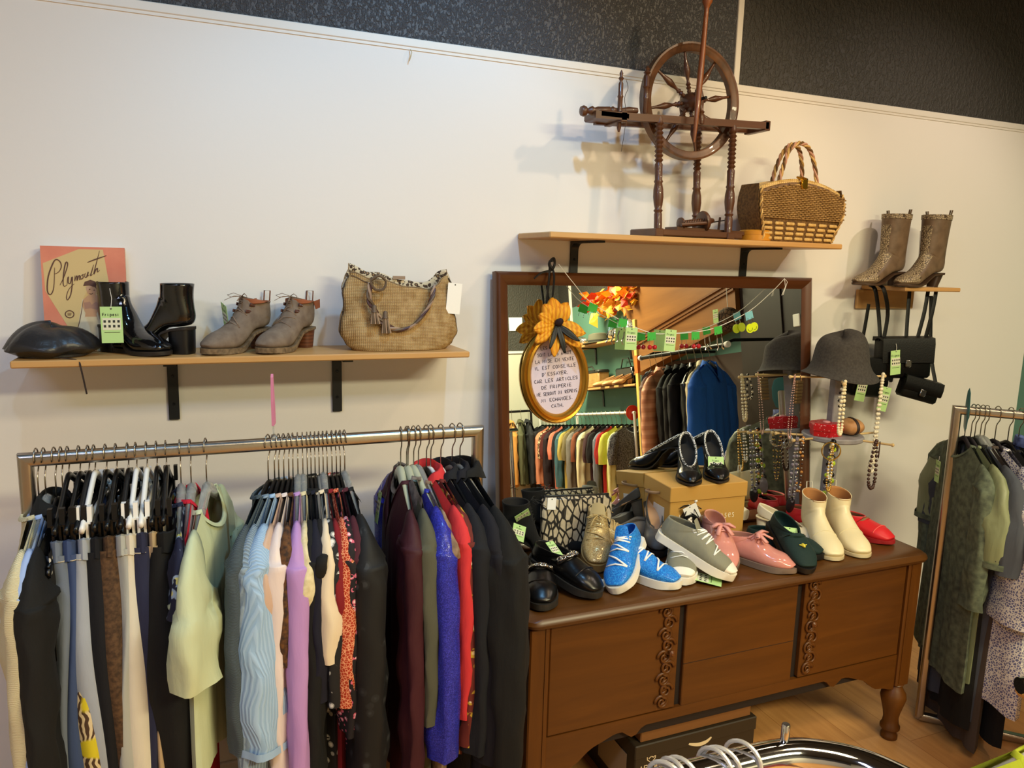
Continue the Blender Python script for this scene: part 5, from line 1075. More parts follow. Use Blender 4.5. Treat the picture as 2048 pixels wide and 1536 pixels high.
def straw_tote():
    ox, oy, oz = .538, -.115, 1.3865; t = thing('straw_tote', 'straw tote with braided leather handles on the boot shelf', 'handbag', (ox, oy, oz), R(2))
    st = M('straw_weave', (194, 160, 104), .6, kind='weave', c2=(128, 94, 50), c3=(216, 186, 134), sc=75, bump=1.0); lea = M('leather_taupe', (92, 74, 56), .5); pr = M('lining_leopard', (206, 190, 160), .7, kind='leopard', c2=(60, 42, 30), c3=(150, 118, 80), sc=90)
    zz = [0, .02, .05, .085, .115, .14, .165, .19, .215]; ww = [.138, .160, .176, .172, .163, .164, .168, .160, .148]
    def Wd(z): 
        for a in range(len(zz)-1):
            if z <= zz[a+1]: return lerp(ww[a], ww[a+1], sm(zz[a], zz[a+1], z))
        return ww[-1]
    def edge(x):   # height of the slouching mouth
        u = x/.16; return .205+.022*sm(-.55, -1, u)+.012*sm(.6, 1, u)-.020*sm(-.4, .1, u)*sm(.9, .3, u)-.012*math.exp(-((u-.55)/.2)**2)
    def pan(u, v, s, ins=0):
        q = 2*u-1; z = v*edge(q*.16); w = Wd(z)-ins; d = lerp(.062, .030, sm(0, 1, v))*(1-.72*abs(q)**5)+.006*math.sin(q*4+1)*v
        return (q*w, s*(d-ins), z)
    f = solid(G().grid(lambda u, v: pan(u, v, -1), 40, 30).obj('front_panel', [st, pr], t, smooth=True), .003, 1, 1)
    b = solid(G().grid(lambda u, v: (lambda p: (p[0], p[1], p[2]*1.09))(pan(u, v, 1)), 40, 30).obj('back_panel', [st, pr], t, smooth=True), .003, -1, 1)
    G().grid(lambda u, v: ((2*u-1)*.138, (2*v-1)*.058*(1-.7*abs(2*u-1)**5), .0015), 12, 4).obj('base', lea, t)
    G().grid(lambda u, v: (lambda p, q: (lerp(p[0], q[0], v)*.97, lerp(p[1], q[1], v), p[2]-.012))(pan(u, .93, -1), pan(u, .93, 1)), 24, 3).obj('lining', pr, t)
    for s in (-1, 1):   # side gussets and dark piping
        G().grid(lambda u, v, s=s: (s*(Wd(u*.2)-.001), (2*v-1)*lerp(.062, .03, u)*.30, u*.2), 16, 3).obj('gusset', lea, t)
        G().tube([(s*(Wd(.21*k/24)+.0005), -lerp(.062, .030, k/24)*.29, .21*k/24) for k in range(25)], .0024, 6).obj('piping', M('piping_dark', (50, 36, 28), .5), t)
    G().tube([pan(k/40, .985, -1) for k in range(41)], .0035, 6).obj('rim_band', lea, t)
    G().tube([pan(k/8*.22+.02, .94, -1) for k in range(9)], .006, 6, flat=.35).obj('leather_band', lea, t)
    # braided handle hanging in front
    path = cr([(-.098, -.052, .196), (-.104, -.060, .15), (-.086, -.064, .11), (-.056, -.066, .075), (-.018, -.066, .062), (.025, -.066, .075), (.062, -.063, .115), (.084, -.056, .155), (.09, -.045, .185)], 64)
    h = None
    for j in range(3):
        pts = []
        for k, p in enumerate(path):
            an = k*.55+j*2*PI/3; pts.append(Vector(p)+Vector((math.cos(an)*.0045, math.sin(an)*.0028, math.cos(an)*.003)))
        G().tube(pts, .0042, 6).obj('handle_strand', (lea, M('leather_taupe_light', (150, 124, 102), .5), M('leather_plum', (70, 44, 42), .5))[j], t)
    G().tube(cr([(-.098, -.05, .20), (-.075, -.058, .215), (-.055, -.056, .2), (-.062, -.058, .178), (-.085, -.058, .176), (-.1, -.056, .196)], 24), .004, 6).obj('loop', lea, t)
    for x, z, L in ((-.092, .125, .045), (-.060, .108, .055)):
        rnd = random.Random(int(x*1000)); G().lathe([(.004, .008), (.007, .004), (.007, -.008), (.009, -.012)], 12, (x, -.070, z)).obj('tassel_cap', lea, t)
        for k in range(11):
            a = 2*PI*k/11; G().tube([(x+.005*math.cos(a), -.070+.004*math.sin(a), z-.006), (x+.013*math.cos(a)+.003, -.071+.007*math.sin(a), z-L)], .0024, 5, flat=.6).obj('tassel_strip', lea if k % 2 else M('leather_taupe_light', (150, 124, 102), .5), t)
    G().box((-.012, -.0, .0), (.026, .0015, .010)).obj('maker_plate', M('leather_taupe_light', (150, 124, 102), .5), t, loc=(0, .026, .203))
    price_tag(t, (.165, -.028, .192), (0, R(5), R(4)), .046, .088, 0, True)
straw_tote()
def satchel(name, label, loc, w, h, d, rz, ry, straps, tags, flap=.62, lock=True):
    lm = M('bag_black_leather', (8, 8, 8), .5, bump=.3, sc=200, spec=.3); t = thing(name, label, 'handbag', loc, rot=(0, R(ry), R(rz)))
    G().box((-w/2, -d/2, -h), (w/2, d/2, 0), bev=.010).obj('body', lm, t, smooth=50)
    pr = [(-d/2-.001, -h*flap), (-d/2-.006, -h*flap+.004), (-d/2-.007, -.02), (-d/2-.002, .004), (0, .009), (d/2, .005), (d/2+.003, -.012), (d/2-.004, -.012), (0, .003), (-d/2-.001, -.006)]
    G().prism(pr, -w/2-.004, w/2+.004, 'yz').obj('flap', lm, t, smooth=50)
    if lock:
        o = G().box((-.012, -d/2-.011, -h*flap-.012), (.012, -d/2-.006, -h*flap+.016), bev=.003).obj('lock', M('lock_silver', (120, 118, 112), .3, 1), t)
    for a in straps: G().tube(cr([tuple(p) for p in a], 16), .0085, 6, flat=.3, up=(0, 1, 0)).obj('strap', lm, t)
    for loc2, rot in tags: price_tag(t, loc2, rot, .05, .092, .03)
    return t
# straps run up to the little shelf (shelf board: x 2.47 to 2.77, z 1.595)
satchel('satchel_bag', 'larger black leather satchel hanging from the short shelf', (2.565, -.150, 1.392), .195, .155, .085, -22, -2, [[(-.092, 0, -.01), (-.10, .01, .09), (-.125, .0, .19), (-.132, .03, .208)], [(-.085, -.01, -.01), (-.075, -.01, .10), (-.11, -.04, .19), (-.11, .0, .21)], [(.085, 0, -.01), (.105, .0, .1), (.125, .02, .19), (.12, .03, .207)], [(.06, .01, -.005), (.085, .02, .1), (.105, .04, .19)]], [((-.055, -.055, -.045), (R(0), R(-3), R(18)))])
satchel('satchel_bag', 'small black leather satchel with a silver lock, lowest right', (2.622, -.205, 1.232), .155, .082, .055, -18, 14, [[(.066, 0, -.005), (.030, .05, .12), (-.035, .07, .33)], [(-.07, 0, -.005), (-.10, .04, .16), (-.13, .07, .33)]], [])
satchel('shoulder_bag', 'flat dark brown shoulder bag hanging leftmost under the short shelf', (2.435, -.125, 1.310), .175, .150, .05, -6, 6, [[(-.072, 0, -.01), (-.062, 0, .08), (-.046, .02, .21)]], [((-.055, -.040, -.075), (0, R(4), R(4))), ((.052, -.050, -.105), (0, R(6), R(4)))], flap=.55, lock=False)
# ================================================================ things on the long shelf
def flat_cap():
    t = thing('leather_beret', 'soft black leather beret lying on the left end of the shelf', 'hat', (-.352, -.130, 1.3865))
    t.scale = (.86, .95, 1)
    lm = M('leather_soft_black', (40, 38, 38), .36, bump=2.5, sc=16)
    def P(u, v):
        a = 2*PI*u; r = v; rr = (.128+.010*math.sin(3*a+1)+.006*math.sin(7*a))*(1 if math.cos(a) < .3 else .94)
        if v < .5:
            k = v/.5; z = .070*(1-k**3)+.006*math.sin(5*a)*k+.022+.012*math.cos(a-2.6)*(1-k); return (rr*k*math.cos(a), rr*k*.74*math.sin(a), z*.86)
        k = (v-.5)/.5; q = 1-.35*k; return (rr*q*math.cos(a)*(1+.02*math.sin(9*a)), rr*q*.74*math.sin(a), lerp(.020, .001, k)+.003*math.sin(6*a)*(1-k))
    G().grid(P, 48, 20, cu=True).obj('crown', lm, t, smooth=True)
    G().tube(cr([(.03, -.075, .003), (.075, -.089, -.002), (.083, -.098, -.02), (.094, -.100, -.085)], 14), .0028, 6, flat=.5).obj('strap', M('strap_dark', (40, 26, 22), .6), t)
    g = G().tube([(.086*math.cos(2*PI*k/40), .064*math.sin(2*PI*k/40), .005) for k in range(40)], .005, 6, closed=True); g.obj('sweatband', lm, t)
flat_cap()
def corset_box():
    W, H, D = .192, .272, .035; t = thing('vintage_box', 'vintage salmon pink garment box with a pin-up drawing, leaning on the wall', 'box', (-.283, -.052, 1.387), rot=(R(-4), 0, 0))
    sal = M('card_salmon', (222, 138, 108), .7, kind='noise', c2=(208, 122, 96), sc=12); crm = M('print_straw', (206, 178, 122), .7); wht = M('card_edge_cream', (232, 206, 176), .7)
    G().box((-W/2, 0, 0), (W/2, D, H), bev=.001).obj('body', wht, t, smooth=False); G().box((-W/2-.0005, -.002, 0), (W/2+.0005, .012, H+.0008)).obj('lid', sal, t, smooth=False)
    y = -.0024; X = lambda p: (p[0]-.5)*W; Z = lambda p: (1-p[1])*H
    def flatp(name, poly, m, dy=0): G().add([(X(p), y-dy, Z(p)) for p in poly], [tuple(range(len(poly)))]).obj(name, m, t, smooth=False)
    flatp('print_panel', [(.02, .16), (.45, .02), (.74, .02), (.84, .62), (.80, 1), (.50, .78), (.30, .80), (.03, .42)], crm)
    skin = M('print_sepia', (190, 150, 118), .7); ink = M('print_brown', (92, 60, 46), .7); gar = M('print_pale', (206, 192, 162), .7)
    flatp('figure_cape', [(.46, .50), (.56, .46), (.66, .45), (.74, .50), (.80, .85), (.78, 1), (.30, 1), (.38, .80)], gar, .0002)
    flatp('figure_legs', [(.41, .84), (.62, .84), (.60, 1), (.42, 1)], skin, .0003)
    flatp('figure_body', [(.47, .50), (.53, .46), (.62, .45), (.69, .49), (.66, .58), (.62, .64), (.64, .70), (.47, .70), (.49, .63), (.46, .57)], skin, .0004)
    flatp('figure_garment', [(.485, .665), (.625, .665), (.650, .75), (.635, .85), (.41, .85), (.415, .76)], gar, .0005)
    flatp('figure_top', [(.475, .53), (.55, .52), (.57, .55), (.62, .52), (.665, .54), (.645, .60), (.56, .585), (.485, .59)], M('print_mauve', (166, 128, 112), .7), .0006)
    flatp('figure_hair', [(.48, .37), (.50, .33), (.57, .31), (.65, .33), (.70, .40), (.72, .47), (.68, .48), (.655, .42), (.62, .38), (.55, .365)], ink, .0007)
    flatp('figure_face', [(.51, .375), (.56, .365), (.62, .385), (.635, .42), (.615, .455), (.60, .475), (.565, .465), (.53, .445), (.515, .41)], skin, .0006)
    flatp('figure_neck', [(.57, .46), (.62, .45), (.635, .49), (.56, .50)], skin, .0005)
    g = G(); pl = lambda a, b: (X((a, b)), y-.0010, Z((a, b)))
    def line(pts, r=.0011, n=30, tp=None):
        q = cr(pts, n); P2 = [(X(p), Z(p)) for p in q]; ribbon(g, P2, r, lambda a, b: (a, y-.0010, b), tp or (lambda u: .45+.75*math.sin(PI*u)))
    line([(.155, .20), (.14, .34), (.12, .42), (.085, .455), (.055, .42), (.07, .30), (.12, .19), (.17, .125), (.22, .14), (.235, .19), (.20, .24), (.15, .26)], .0013)          # P
    line([(.205, .365), (.25, .30), (.30, .20), (.31, .155), (.29, .15), (.265, .22), (.245, .33), (.255, .375), (.29, .36)], .0012)             # l
    line([(.29, .36), (.30, .30), (.312, .285), (.305, .34), (.33, .345), (.355, .28), (.35, .36), (.325, .455), (.285, .505), (.275, .47), (.31, .40), (.375, .35)], .0011)   # y
    line([(.39, .27), (.382, .325), (.40, .285), (.415, .275), (.41, .32), (.43, .28), (.445, .27), (.44, .312), (.46, .30)], .0010)                         # m
    line([(.475, .265), (.455, .28), (.462, .305), (.485, .29), (.482, .265), (.475, .265), (.51, .255)], .0009)                      # o
    line([(.515, .245), (.505, .28), (.525, .285), (.55, .235), (.54, .275), (.56, .262)], .0010)                       # u
    line([(.62, .165), (.59, .235), (.575, .27), (.60, .258)], .0011); line([(.70, .03), (.655, .145), (.615, .255), (.645, .21), (.665, .20), (.66, .235), (.69, .215)], .0011)                           # t h
    line([(.545, .145), (.64, .115), (.78, .075)], .0013)                                                                # bar
    for side in ([(.47, .51), (.43, .66), (.38, .80), (.33, .95)], [(.69, .49), (.745, .62), (.765, .80)], [(.415, .76), (.40, .86), (.42, 1)], [(.65, .75), (.645, .86), (.60, 1)], [(.51, .86), (.49, .99)]): line(side, .0007)
    line([(.545, .405), (.565, .4)], .0009, 4); line([(.60, .41), (.618, .408)], .0009, 4); line([(.548, .44), (.57, .448), (.592, .438)], .0009, 6)
    g.obj('script_lettering', ink, t, smooth=False)
    c = (.30, .64); g = G(); rr = [(X(c)+.0098*math.cos(2*PI*k/24), Z(c)+.0092*math.sin(2*PI*k/24)) for k in range(25)]; ribbon(g, rr, .0012, lambda a, b: (a, y-.001, b))
    for dz in (-.003, 0, .003): ribbon(g, [(X(c)-.005, Z(c)+dz), (X(c)+.004+dz*.3, Z(c)+dz)], .0006, lambda a, b: (a, y-.001, b))
    g.obj('round_emblem', ink, t, smooth=False)
    flatp('dark_stamp', [(.735, .855), (.79, .855), (.79, .91), (.735, .91)], ink, .0006)
corset_box()
# ================================================================ jewellery stand with hat
m_stand = M('stand_grey', (142, 138, 140), .6, kind='noise', c2=(126, 122, 124), sc=30)
SX, SY = 2.185, -.205
def jewellery_stand():
    t = thing('jewellery_stand', 'grey wooden tiered jewellery stand with peg arms beside the mirror', 'stand', (SX, SY, .7055), R(-14))
    G().lathe([(.001, 0), (.108, 0), (.112, .004), (.112, .017), (.108, .021), (.001, .021)], 40).obj('base', m_stand, t, smooth=40)
    G().box((-.020, -.020, .02), (.020, .020, .575), bev=.003).obj('post', m_stand, t, smooth=30)
    G().lathe([(.001, .318), (.106, .318), (.110, .322), (.110, .333), (.106, .337), (.001, .337)], 40).obj('tray', m_stand, t, smooth=40)
    pegm = M('peg_wood', (206, 176, 122), .5)
    def peg(a, b):
        a, b = Vector(a), Vector(b); L = (b-a).length; G().lathe([(.004, 0), (.004, L-.012), (.0062, L-.008), (.0066, L-.003), (.003, L)], 10, a, axis=b-a).obj('peg', pegm, t, smooth=50)
    for z in (.552,):
        for an in (4, 94, 184, 244): peg((.02*math.cos(R(an)), .02*math.sin(R(an)), z), (.205*math.cos(R(an)), .205*math.sin(R(an)), z+.003))
    for an in (12, -48, 168, 200, 238, 90): peg((.10*math.cos(R(an)), .10*math.sin(R(an)), .327), (.215*math.cos(R(an)), .215*math.sin(R(an)), .329))
jewellery_stand()
JT = Matrix.Translation((SX, SY, .7055)) @ Matrix.Rotation(R(-14), 4, 'Z')
def jp(an, r, z): return JT @ Vector((r*math.cos(R(an)), r*math.sin(R(an)), z))
def felt_hat():
    t = thing('felt_hat', 'dark grey felt cloche hat on top of the jewellery stand', 'hat', (SX+.005, SY, 1.268), R(20))
    fm = M('felt_grey', (66, 62, 58), .95, kind='noise', c2=(54, 50, 47), sc=120, bump=.4)
    prof = cr([(.146, -.004), (.141, .002), (.122, .018), (.108, .046), (.101, .085), (.092, .120), (.070, .148), (.034, .156), (.001, .152)], 40)
    def P(u, v):
        a = 2*PI*u; r, z = prof[int(round(v*40))]; br = sm(.32, 0, v)
        z += br*(-.007*math.cos(a-R(290))+.008*math.cos(2*a+.8)); z += sm(.45, 1, v)*.016*math.cos(a-R(330))
        z -= .018*math.exp(-((a-R(200)+PI) % (2*PI)-PI)**2/.30)*sm(.55, .8, v)*sm(1.02, .85, v); r *= 1+.02*math.sin(3*a)*br-.03*sm(.3, .6, v)*math.cos(a-R(200))
        return (r*math.cos(a), r*.92*math.sin(a), z)
    solid(G().grid(P, 56, 40, cu=True).obj('body', fm, t, smooth=True), .003, -1)
felt_hat()
# --- necklaces: each one a string of beads over a peg
def necklace(label, an, r, z, L, kinds, w=.022, name='necklace', n=None, bead=.004, cord=None, group=None, pendant=None, spread=1.0):
    """loop hanging from the peg at angle an; kinds: list of (material, radius factor)"""
    p0 = jp(an, r, z); t = thing(name, label, 'jewellery', tuple(p0), 0); pts = []; N = n or int(2*L/(bead*2.05))
    for k in range(N):
        u = k/N; s = math.sin(u*2*PI); h = (1-math.cos(u*2*PI))/2
        pts.append(Vector((w*spread*s*(.35+.65*h), -.006*math.cos(u*2*PI)*(1-h)-.004*h, .007-(L)*(1-(1-h)**1.15))))
    if cord: G().tube(pts, .0012, 5, closed=True).obj('cord', cord, t)
    for mi, (m, f, step, off) in enumerate(kinds):
        g = G()
        for k in range(off, N, step):
            q = random.Random(k*7+mi).uniform(.85, 1.15); g.ball(pts[k], bead*f*q, 5 if bead < .006 else 7)
        o = g.obj('beads', m, t, smooth=True); o['kind'] = 'stuff'
    if pendant: pendant(t, -L)
    return t
pearl = M('bead_cream', (232, 222, 196), .35); wood_b = M('bead_brown', (64, 40, 32), .4); blkb = M('bead_black', (20, 18, 20), .2); silver = M('bead_silver', (190, 186, 178), .25, 1); goldb = M('bead_gold', (196, 160, 84), .3, .9); limeb = M('bead_lime', (170, 196, 40), .3); amber = M('bead_amber', (186, 126, 60), .25); glassb = M('bead_smoke', (112, 104, 116), .15)
necklace('long cream shell necklace hanging at the right of the stand', 4, .186, .556, .345, [(pearl, 1.25, 1, 0)], w=.007, bead=.0052)
necklace('cream pebble cluster at the foot of the long necklace', 4, .182, .235, .060, [(pearl, 1.3, 1, 0), (M('bead_tan', (176, 140, 96), .5), 1.1, 5, 2)], w=.016, bead=.0055)
necklace('brown wooden bead necklace below the tray at the right', -48, .150, .329, .180, [(wood_b, 1.2, 1, 0), (amber, 1.0, 6, 3)], w=.022, bead=.0052)
necklace('lime and black bead necklace under the tray', 238, .135, .327, .30, [(blkb, 1.5, 3, 0), (limeb, 1.6, 3, 1), (glassb, 1.2, 3, 2)], w=.020, bead=.0068)
necklace('black and pearl necklace over the front top peg', 244, .16, .556, .10, [(blkb, 1.1, 2, 0), (pearl, 1.1, 2, 1)], w=.018, bead=.0042)
necklace('ivory disc necklace over the front top peg', 244, .185, .556, .19, [(M('bead_ivory', (226, 214, 178), .4), 1.3, 1, 0)], w=.012, bead=.0045)
necklace('white pearl drop necklace hanging below the tray', 238, .19, .329, .13, [(M('bead_white', (238, 234, 226), .3), 1.0, 1, 0), (silver, 1.4, 7, 3)], w=.010, bead=.0042)
necklace('gold charm necklace below the tray', 238, .21, .329, .165, [(goldb, 1.1, 1, 0)], w=.014, bead=.0036)
necklace('pink metal chain necklace at the left top peg', 184, .185, .556, .24, [(M('bead_rose', (200, 160, 150), .3, .6), .8, 1, 0)], w=.010, bead=.0030)
necklace('smoky glass necklace hanging in front of the mirror', 200, .195, .329, .24, [(glassb, 1.2, 2, 0), (silver, .8, 2, 1)], w=.016, bead=.0048)
necklace('amber and silver bead necklace beside the mirror frame', 200, .165, .329, .205, [(amber, 1.1, 4, 0), (silver, 1.0, 4, 1), (wood_b, 1.0, 4, 2), (silver, .8, 4, 3)], w=.014, bead=.0046)
necklace('green and gold tangle necklace behind the tray', 90, .19, .329, .22, [(limeb, .9, 3, 0), (goldb, 1.1, 3, 1), (M('bead_moss', (90, 104, 60), .4), 1.2, 3, 2)], w=.04, bead=.0055)
necklace('dark chain necklace on the rear top peg', 94, .185, .556, .26, [(silver, .9, 1, 0)], w=.014, bead=.0032)
necklace('bronze chain necklace at the left lower peg', 168, .195, .329, .19, [(wood_b, .9, 2, 0), (goldb, .8, 2, 1)], w=.012, bead=.0034)
def oval_pendant(label, an, r, z, m):
    p = jp(an, r, z); t = thing('pendant', label, 'jewellery', tuple(p)); G().tube([(0, 0, .2), (.004, -.002, .1), (0, -.004, .0)], .0012, 6).obj('cord', M('cord_grey', (120, 116, 112), .5), t)
    g = G().lathe([(.001, -.004), (.018, -.003), (.021, 0), (.018, .003), (.001, .004)], 24, (0, -.004, -.03), axis=(0, 1, 0)); g.v = [(v[0], v[1], -.03+(v[2]+.03)*1.5) for v in g.v]; g.obj('stone', m, t)
oval_pendant('black oval pendant hanging low beside the mirror frame', 200, .200, .115, M('stone_black', (38, 36, 40), .2)); oval_pendant('smoky leaf pendant hanging next to the black oval', 192, .170, .150, M('stone_smoke', (110, 98, 104), .2))
# bracelets
def bangle(label, an, r, z, R0, m, n=2, tilt=70):
    p = jp(an, r, z); t = thing('bangle', label, 'jewellery', tuple(p), R(an))
    for k in range(n): G().tube([((k-.5)*.006, R0*math.cos(a), -R0+.005+R0*math.sin(a)) for a in [2*PI*j/30 for j in range(30)]], .0018, 6, closed=True).obj('hoop', m, t)
bangle('pair of thin gold bangles below the tray', 238, .150, .329, .032, goldb); bangle('dark brown bangle hanging at the right lower peg', -48, .170, .329, .03, wood_b, 1); bangle('silver bangles at the mirror side of the tray', 168, .165, .329, .03, silver, 3)
p = jp(184, .16, .552); t = thing('watch_strap', 'wide bronze link bracelet on the left top peg', 'jewellery', tuple(p), R(8))
for k in range(7): G().box((-.017, -.006, -.022-k*.0125), (.017, .006, -.011-k*.0125), bev=.002).obj('link', M('bronze_link', (132, 108, 76), .35, .8), t, smooth=30)
G().tube([(0, .0, .008), (0, -.008, 0), (0, -.006, -.012)], .003, 6).obj('ring', M('bronze_link', (132, 108, 76), .35, .8), t)
# red box and round purse on the tray
pr = jp(205, .045, .3375); t = thing('trinket_box', 'red glitter six-sided trinket box on the stand tray', 'box', tuple(pr), R(6))
redg = M('glitter_red', (176, 14, 26), .35, kind='spots', c2=(244, 214, 214), sc=130, thr=.16)
hx = lambda r, z: [(r*1.1*math.cos(PI/3*k), r*.9*math.sin(PI/3*k), z) for k in range(6)]
G().loft([hx(.058, 0), hx(.060, .024)]).obj('base', redg, t, smooth=False); G().loft([hx(.063, .022), hx(.063, .042), hx(.056, .048)]).obj('lid', redg, t, smooth=False)
G().lathe([(.001, 0), (.014, 0), (.012, .004), (.001, .006)], 12, (0, 0, .048)).obj('rosette', M('rosette_pink', (220, 150, 150), .5), t)
pr = jp(-25, .060, .3375); t = thing('coconut_purse', 'round tan shell purse with a dark strap on the stand tray', 'purse', tuple(pr), R(-30))
g = G().ball((0, 0, .032), .048, 16, sz=.66); g.obj('shell', M('shell_tan', (188, 140, 92), .5, kind='noise', c2=(160, 112, 68), sc=40), t, smooth=True)
G().tube([(.049*math.sin(a)*.3, -.0490*math.sin(a)*.95, .032+.033*math.cos(a)) for a in [R(k*12-20) for k in range(14)]], .006, 6, flat=.35).obj('strap', M('strap_dark', (40, 26, 22), .6), t)
# snake print clutch leaning on the mirror
t = thing('clutch_bag', 'black and cream snake print clutch leaning on the mirror at the left', 'handbag', (1.118, -.195, .7055), rot=(R(-8), R(2), R(-4)))
sn = M('snake_print', (206, 192, 164), .45, kind='crackle', c2=(24, 20, 18), c3=(150, 134, 106), sc=44, thr=.13); sn.node_tree.nodes['Mapping'].inputs['Scale'].default_value = (1.25, 1, .62)
G().box((-.125, -.016, .0), (.125, .016, .185), bev=.008).obj('body', sn, t, smooth=40); G().box((-.118, -.004, .184), (.118, .004, .191), bev=.002).obj('zip', M('zip_black', (22, 20, 20), .4), t)
price_tag(t, (-.095, -.019, .182), (0, R(4), 0), .03, .035, 0, True)
# ================================================================ boxes under the sideboard
t = thing('shoe_box', 'plain brown card box stacked under the sideboard', 'box', (1.385, -.40, .2225)); G().box((-.207, -.150, 0), (.207, .15, .11), bev=.003).obj('body', M('card_brown', (112, 72, 32), .7), t, smooth=30)
G().box((-.209, -.152, .06), (.209, .152, .112), bev=.003).obj('lid', M('card_brown', (112, 72, 32), .7), t, smooth=30)
t = thing('boot_box', 'dark olive boot box on the floor with a cream logo and handle slot', 'box', (1.383, -.40, 0)); bm = M('card_olive', (40, 30, 15), .6)
G().box((-.225, -.157, 0), (.225, .157, .205), bev=.003).obj('body', bm, t, smooth=30); G().box((-.228, -.160, .175), (.228, .160, .221), bev=.003).obj('lid', bm, t, smooth=30)
G().box((-.2275, -.11, .05), (-.2252, .06, .165)).obj('size_label', M('label_tan', (150, 130, 100), .6), t, smooth=False)
cm = M('print_cream', (246, 236, 206), .6); lg = M('print_logo', (206, 186, 150), .6); g = G(); yy = -.1576; P = lambda x, z: (x, yy, z)
write(g, 'ARIAT', -.165, .132, .017, P, r=.0019, wide=1.1); lx, lz = -.168, .172; sh = [(lx-.016, lz+.018), (lx, lz+.024), (lx+.016, lz+.018), (lx+.014, lz-.006), (lx, lz-.018), (lx-.014, lz-.006), (lx-.016, lz+.018)]; ribbon(g, sh, .0014, P)
for k in range(3):
    a = PI/2+2*PI*k/3; ribbon(g, [(lx, lz+.003), (lx+.010*math.cos(a), lz+.003+.010*math.sin(a)), (lx+.012*math.cos(a+.5), lz+.003+.008*math.sin(a+.5))], .0016, P)
g.obj('logo_print', lg, t, smooth=False)
g = G(); yy2 = -.1606; ribbon(g, cr([(-.035, .186), (.0, .176), (.03, .178), (.05, .190)], 16), .0055, lambda x, z: (x, yy2, z), lambda u: .5+.7*math.sin(PI*u)); g.obj('handle_slot', M('slot_cream', (206, 188, 150), .6), t, smooth=False)
# ================================================================ foreground rail and table
chrome = M('chrome', (214, 214, 218), .08, 1); t = thing('display_rail', 'polished chrome rail with a rounded corner in the near foreground', 'clothes rack', (.72, -1.57, -.022))
path = cr([(-.55, .012, 1.0), (-.3, .01, 1.0), (-.12, .008, 1.0), (.0, .002, 1.0), (.055, -.018, 1.0), (.100, -.058, 1.0), (.125, -.12, 1.0), (.132, -.2, 1.0), (.132, -.35, 1.0)], 60)
G().tube(path, .0225, 20).obj('rail', chrome, t, smooth=True)
G().lathe([(.006, 0), (.006, .024), (.005, .026)], 12, (.012, .004, 1.020)).obj('pin', chrome, t)
for x, y in ((-.5, .012), (.132, -.33)): G().tube([(x, y, .022), (x, y, .985)], .016, 14).obj('upright', chrome, t)
for k, (x, rz, lab) in enumerate(((.540, 30, 'leftmost wire hook over the chrome rail'), (.552, 12, 'second wire hook from the left on the chrome rail'), (.564, 24, 'third wire hook from the left on the chrome rail'), (.618, 20, 'wire hook left of the middle pair on the chrome rail'), (.628, 32, 'wire hook right of the middle pair on the chrome rail'), (.664, 24, 'wire hook nearest the pin of the chrome rail'))):
    t = thing('clothes_hanger', lab, 'hanger', (x, -1.562, .981), R(rz))
    pts = [(0, .027*math.cos(a), .027*math.sin(a)+.001) for a in [R(205)-R(240)*q/16 for q in range(17)]]+[(0, .022, -.03), (0, .004, -.06), (0, 0, -.11)]
    G().tube(pts, .0030, 8).obj('hook', M('wire_white', (214, 212, 208), .3, .5), t); G().tube(cr([(0, .2, -.19), (0, .1, -.15), (0, 0, -.105), (0, -.1, -.15), (0, -.2, -.19)], 16), .006, 8).obj('shoulders', HM['white'], t)
t = thing('display_table', 'low pale wooden table, its rounded corner at the right edge', 'table', (2.486, -1.225, 0), R(4))
tm = M('table_beech', (226, 184, 122), .4, kind='wood', c2=(210, 166, 104), sc=14, axis=0)
G().box((-.36, -.23, .462), (.36, .23, .50), bev=.010).obj('table_top', tm, t, smooth=50)
for sx in (-1, 1):
    for sy in (-1, 1): G().box((sx*.24-.02, sy*.14-.02, 0), (sx*.24+.02, sy*.14+.02, .462)).obj('leg', tm, t, smooth=False)
t = thing('display_rail', 'short chrome rail holding the lime and crimson tops, lower right', 'clothes rack', (1.10, -1.66, 0), R(-20)); G().tube([(-.02, 0, 1.06), (.6, 0, 1.06)], .012, 12).obj('rail', chrome, t); G().tube([(.55, 0, 0), (.55, 0, 1.06)], .012, 12).obj('upright', chrome, t)
top(1.150, 'lime green top at the lower right corner', F('jersey_lime', (160, 168, 30), (140, 150, 24)), L=.5, sl=.16, rot=250, seed=80, hang='clear', y=-1.69, z=1.065, neck='round', r0=.05, th=.05, name='tee_shirt', cat='shirt')
top(1.105, 'crimson pink top in front of the lime one', F('jersey_crimson', (190, 20, 70), (170, 16, 60)), L=.5, sl=.16, rot=250, seed=81, hang='clear', y=-1.725, z=1.05, neck='round', r0=.05, th=.05, name='tee_shirt', cat='shirt')
# ================================================================ the shop behind the camera, seen in the mirror
def side_shelf(label, y0, y1, z, brackets):
    t = thing('wall_shelf', label, 'shelf', (XR, (y0+y1)/2, z-.018)); h = (y1-y0)/2
    G().box((-.2, -h, 0), (-.002, h, .018), bev=.003).obj('board', m_shelf, t, smooth=30)
    for b in brackets: G().prism([(-.002, -.16), (-.002, -.001), (-.17, -.001), (-.17, -.007), (-.02, -.009), (-.009, -.02), (-.009, -.16)], b-.013, b+.013, 'xz').obj('bracket', m_bracket, t, smooth=False)
side_shelf('upper pine shelf on the green wall, seen in the mirror', -4.50, -3.30, 1.757, (-.35, .3))
side_shelf('lower pine shelf on the green wall with basket and shoes, seen in the mirror', -4.45, -3.25, 1.345, (-.3, .35))
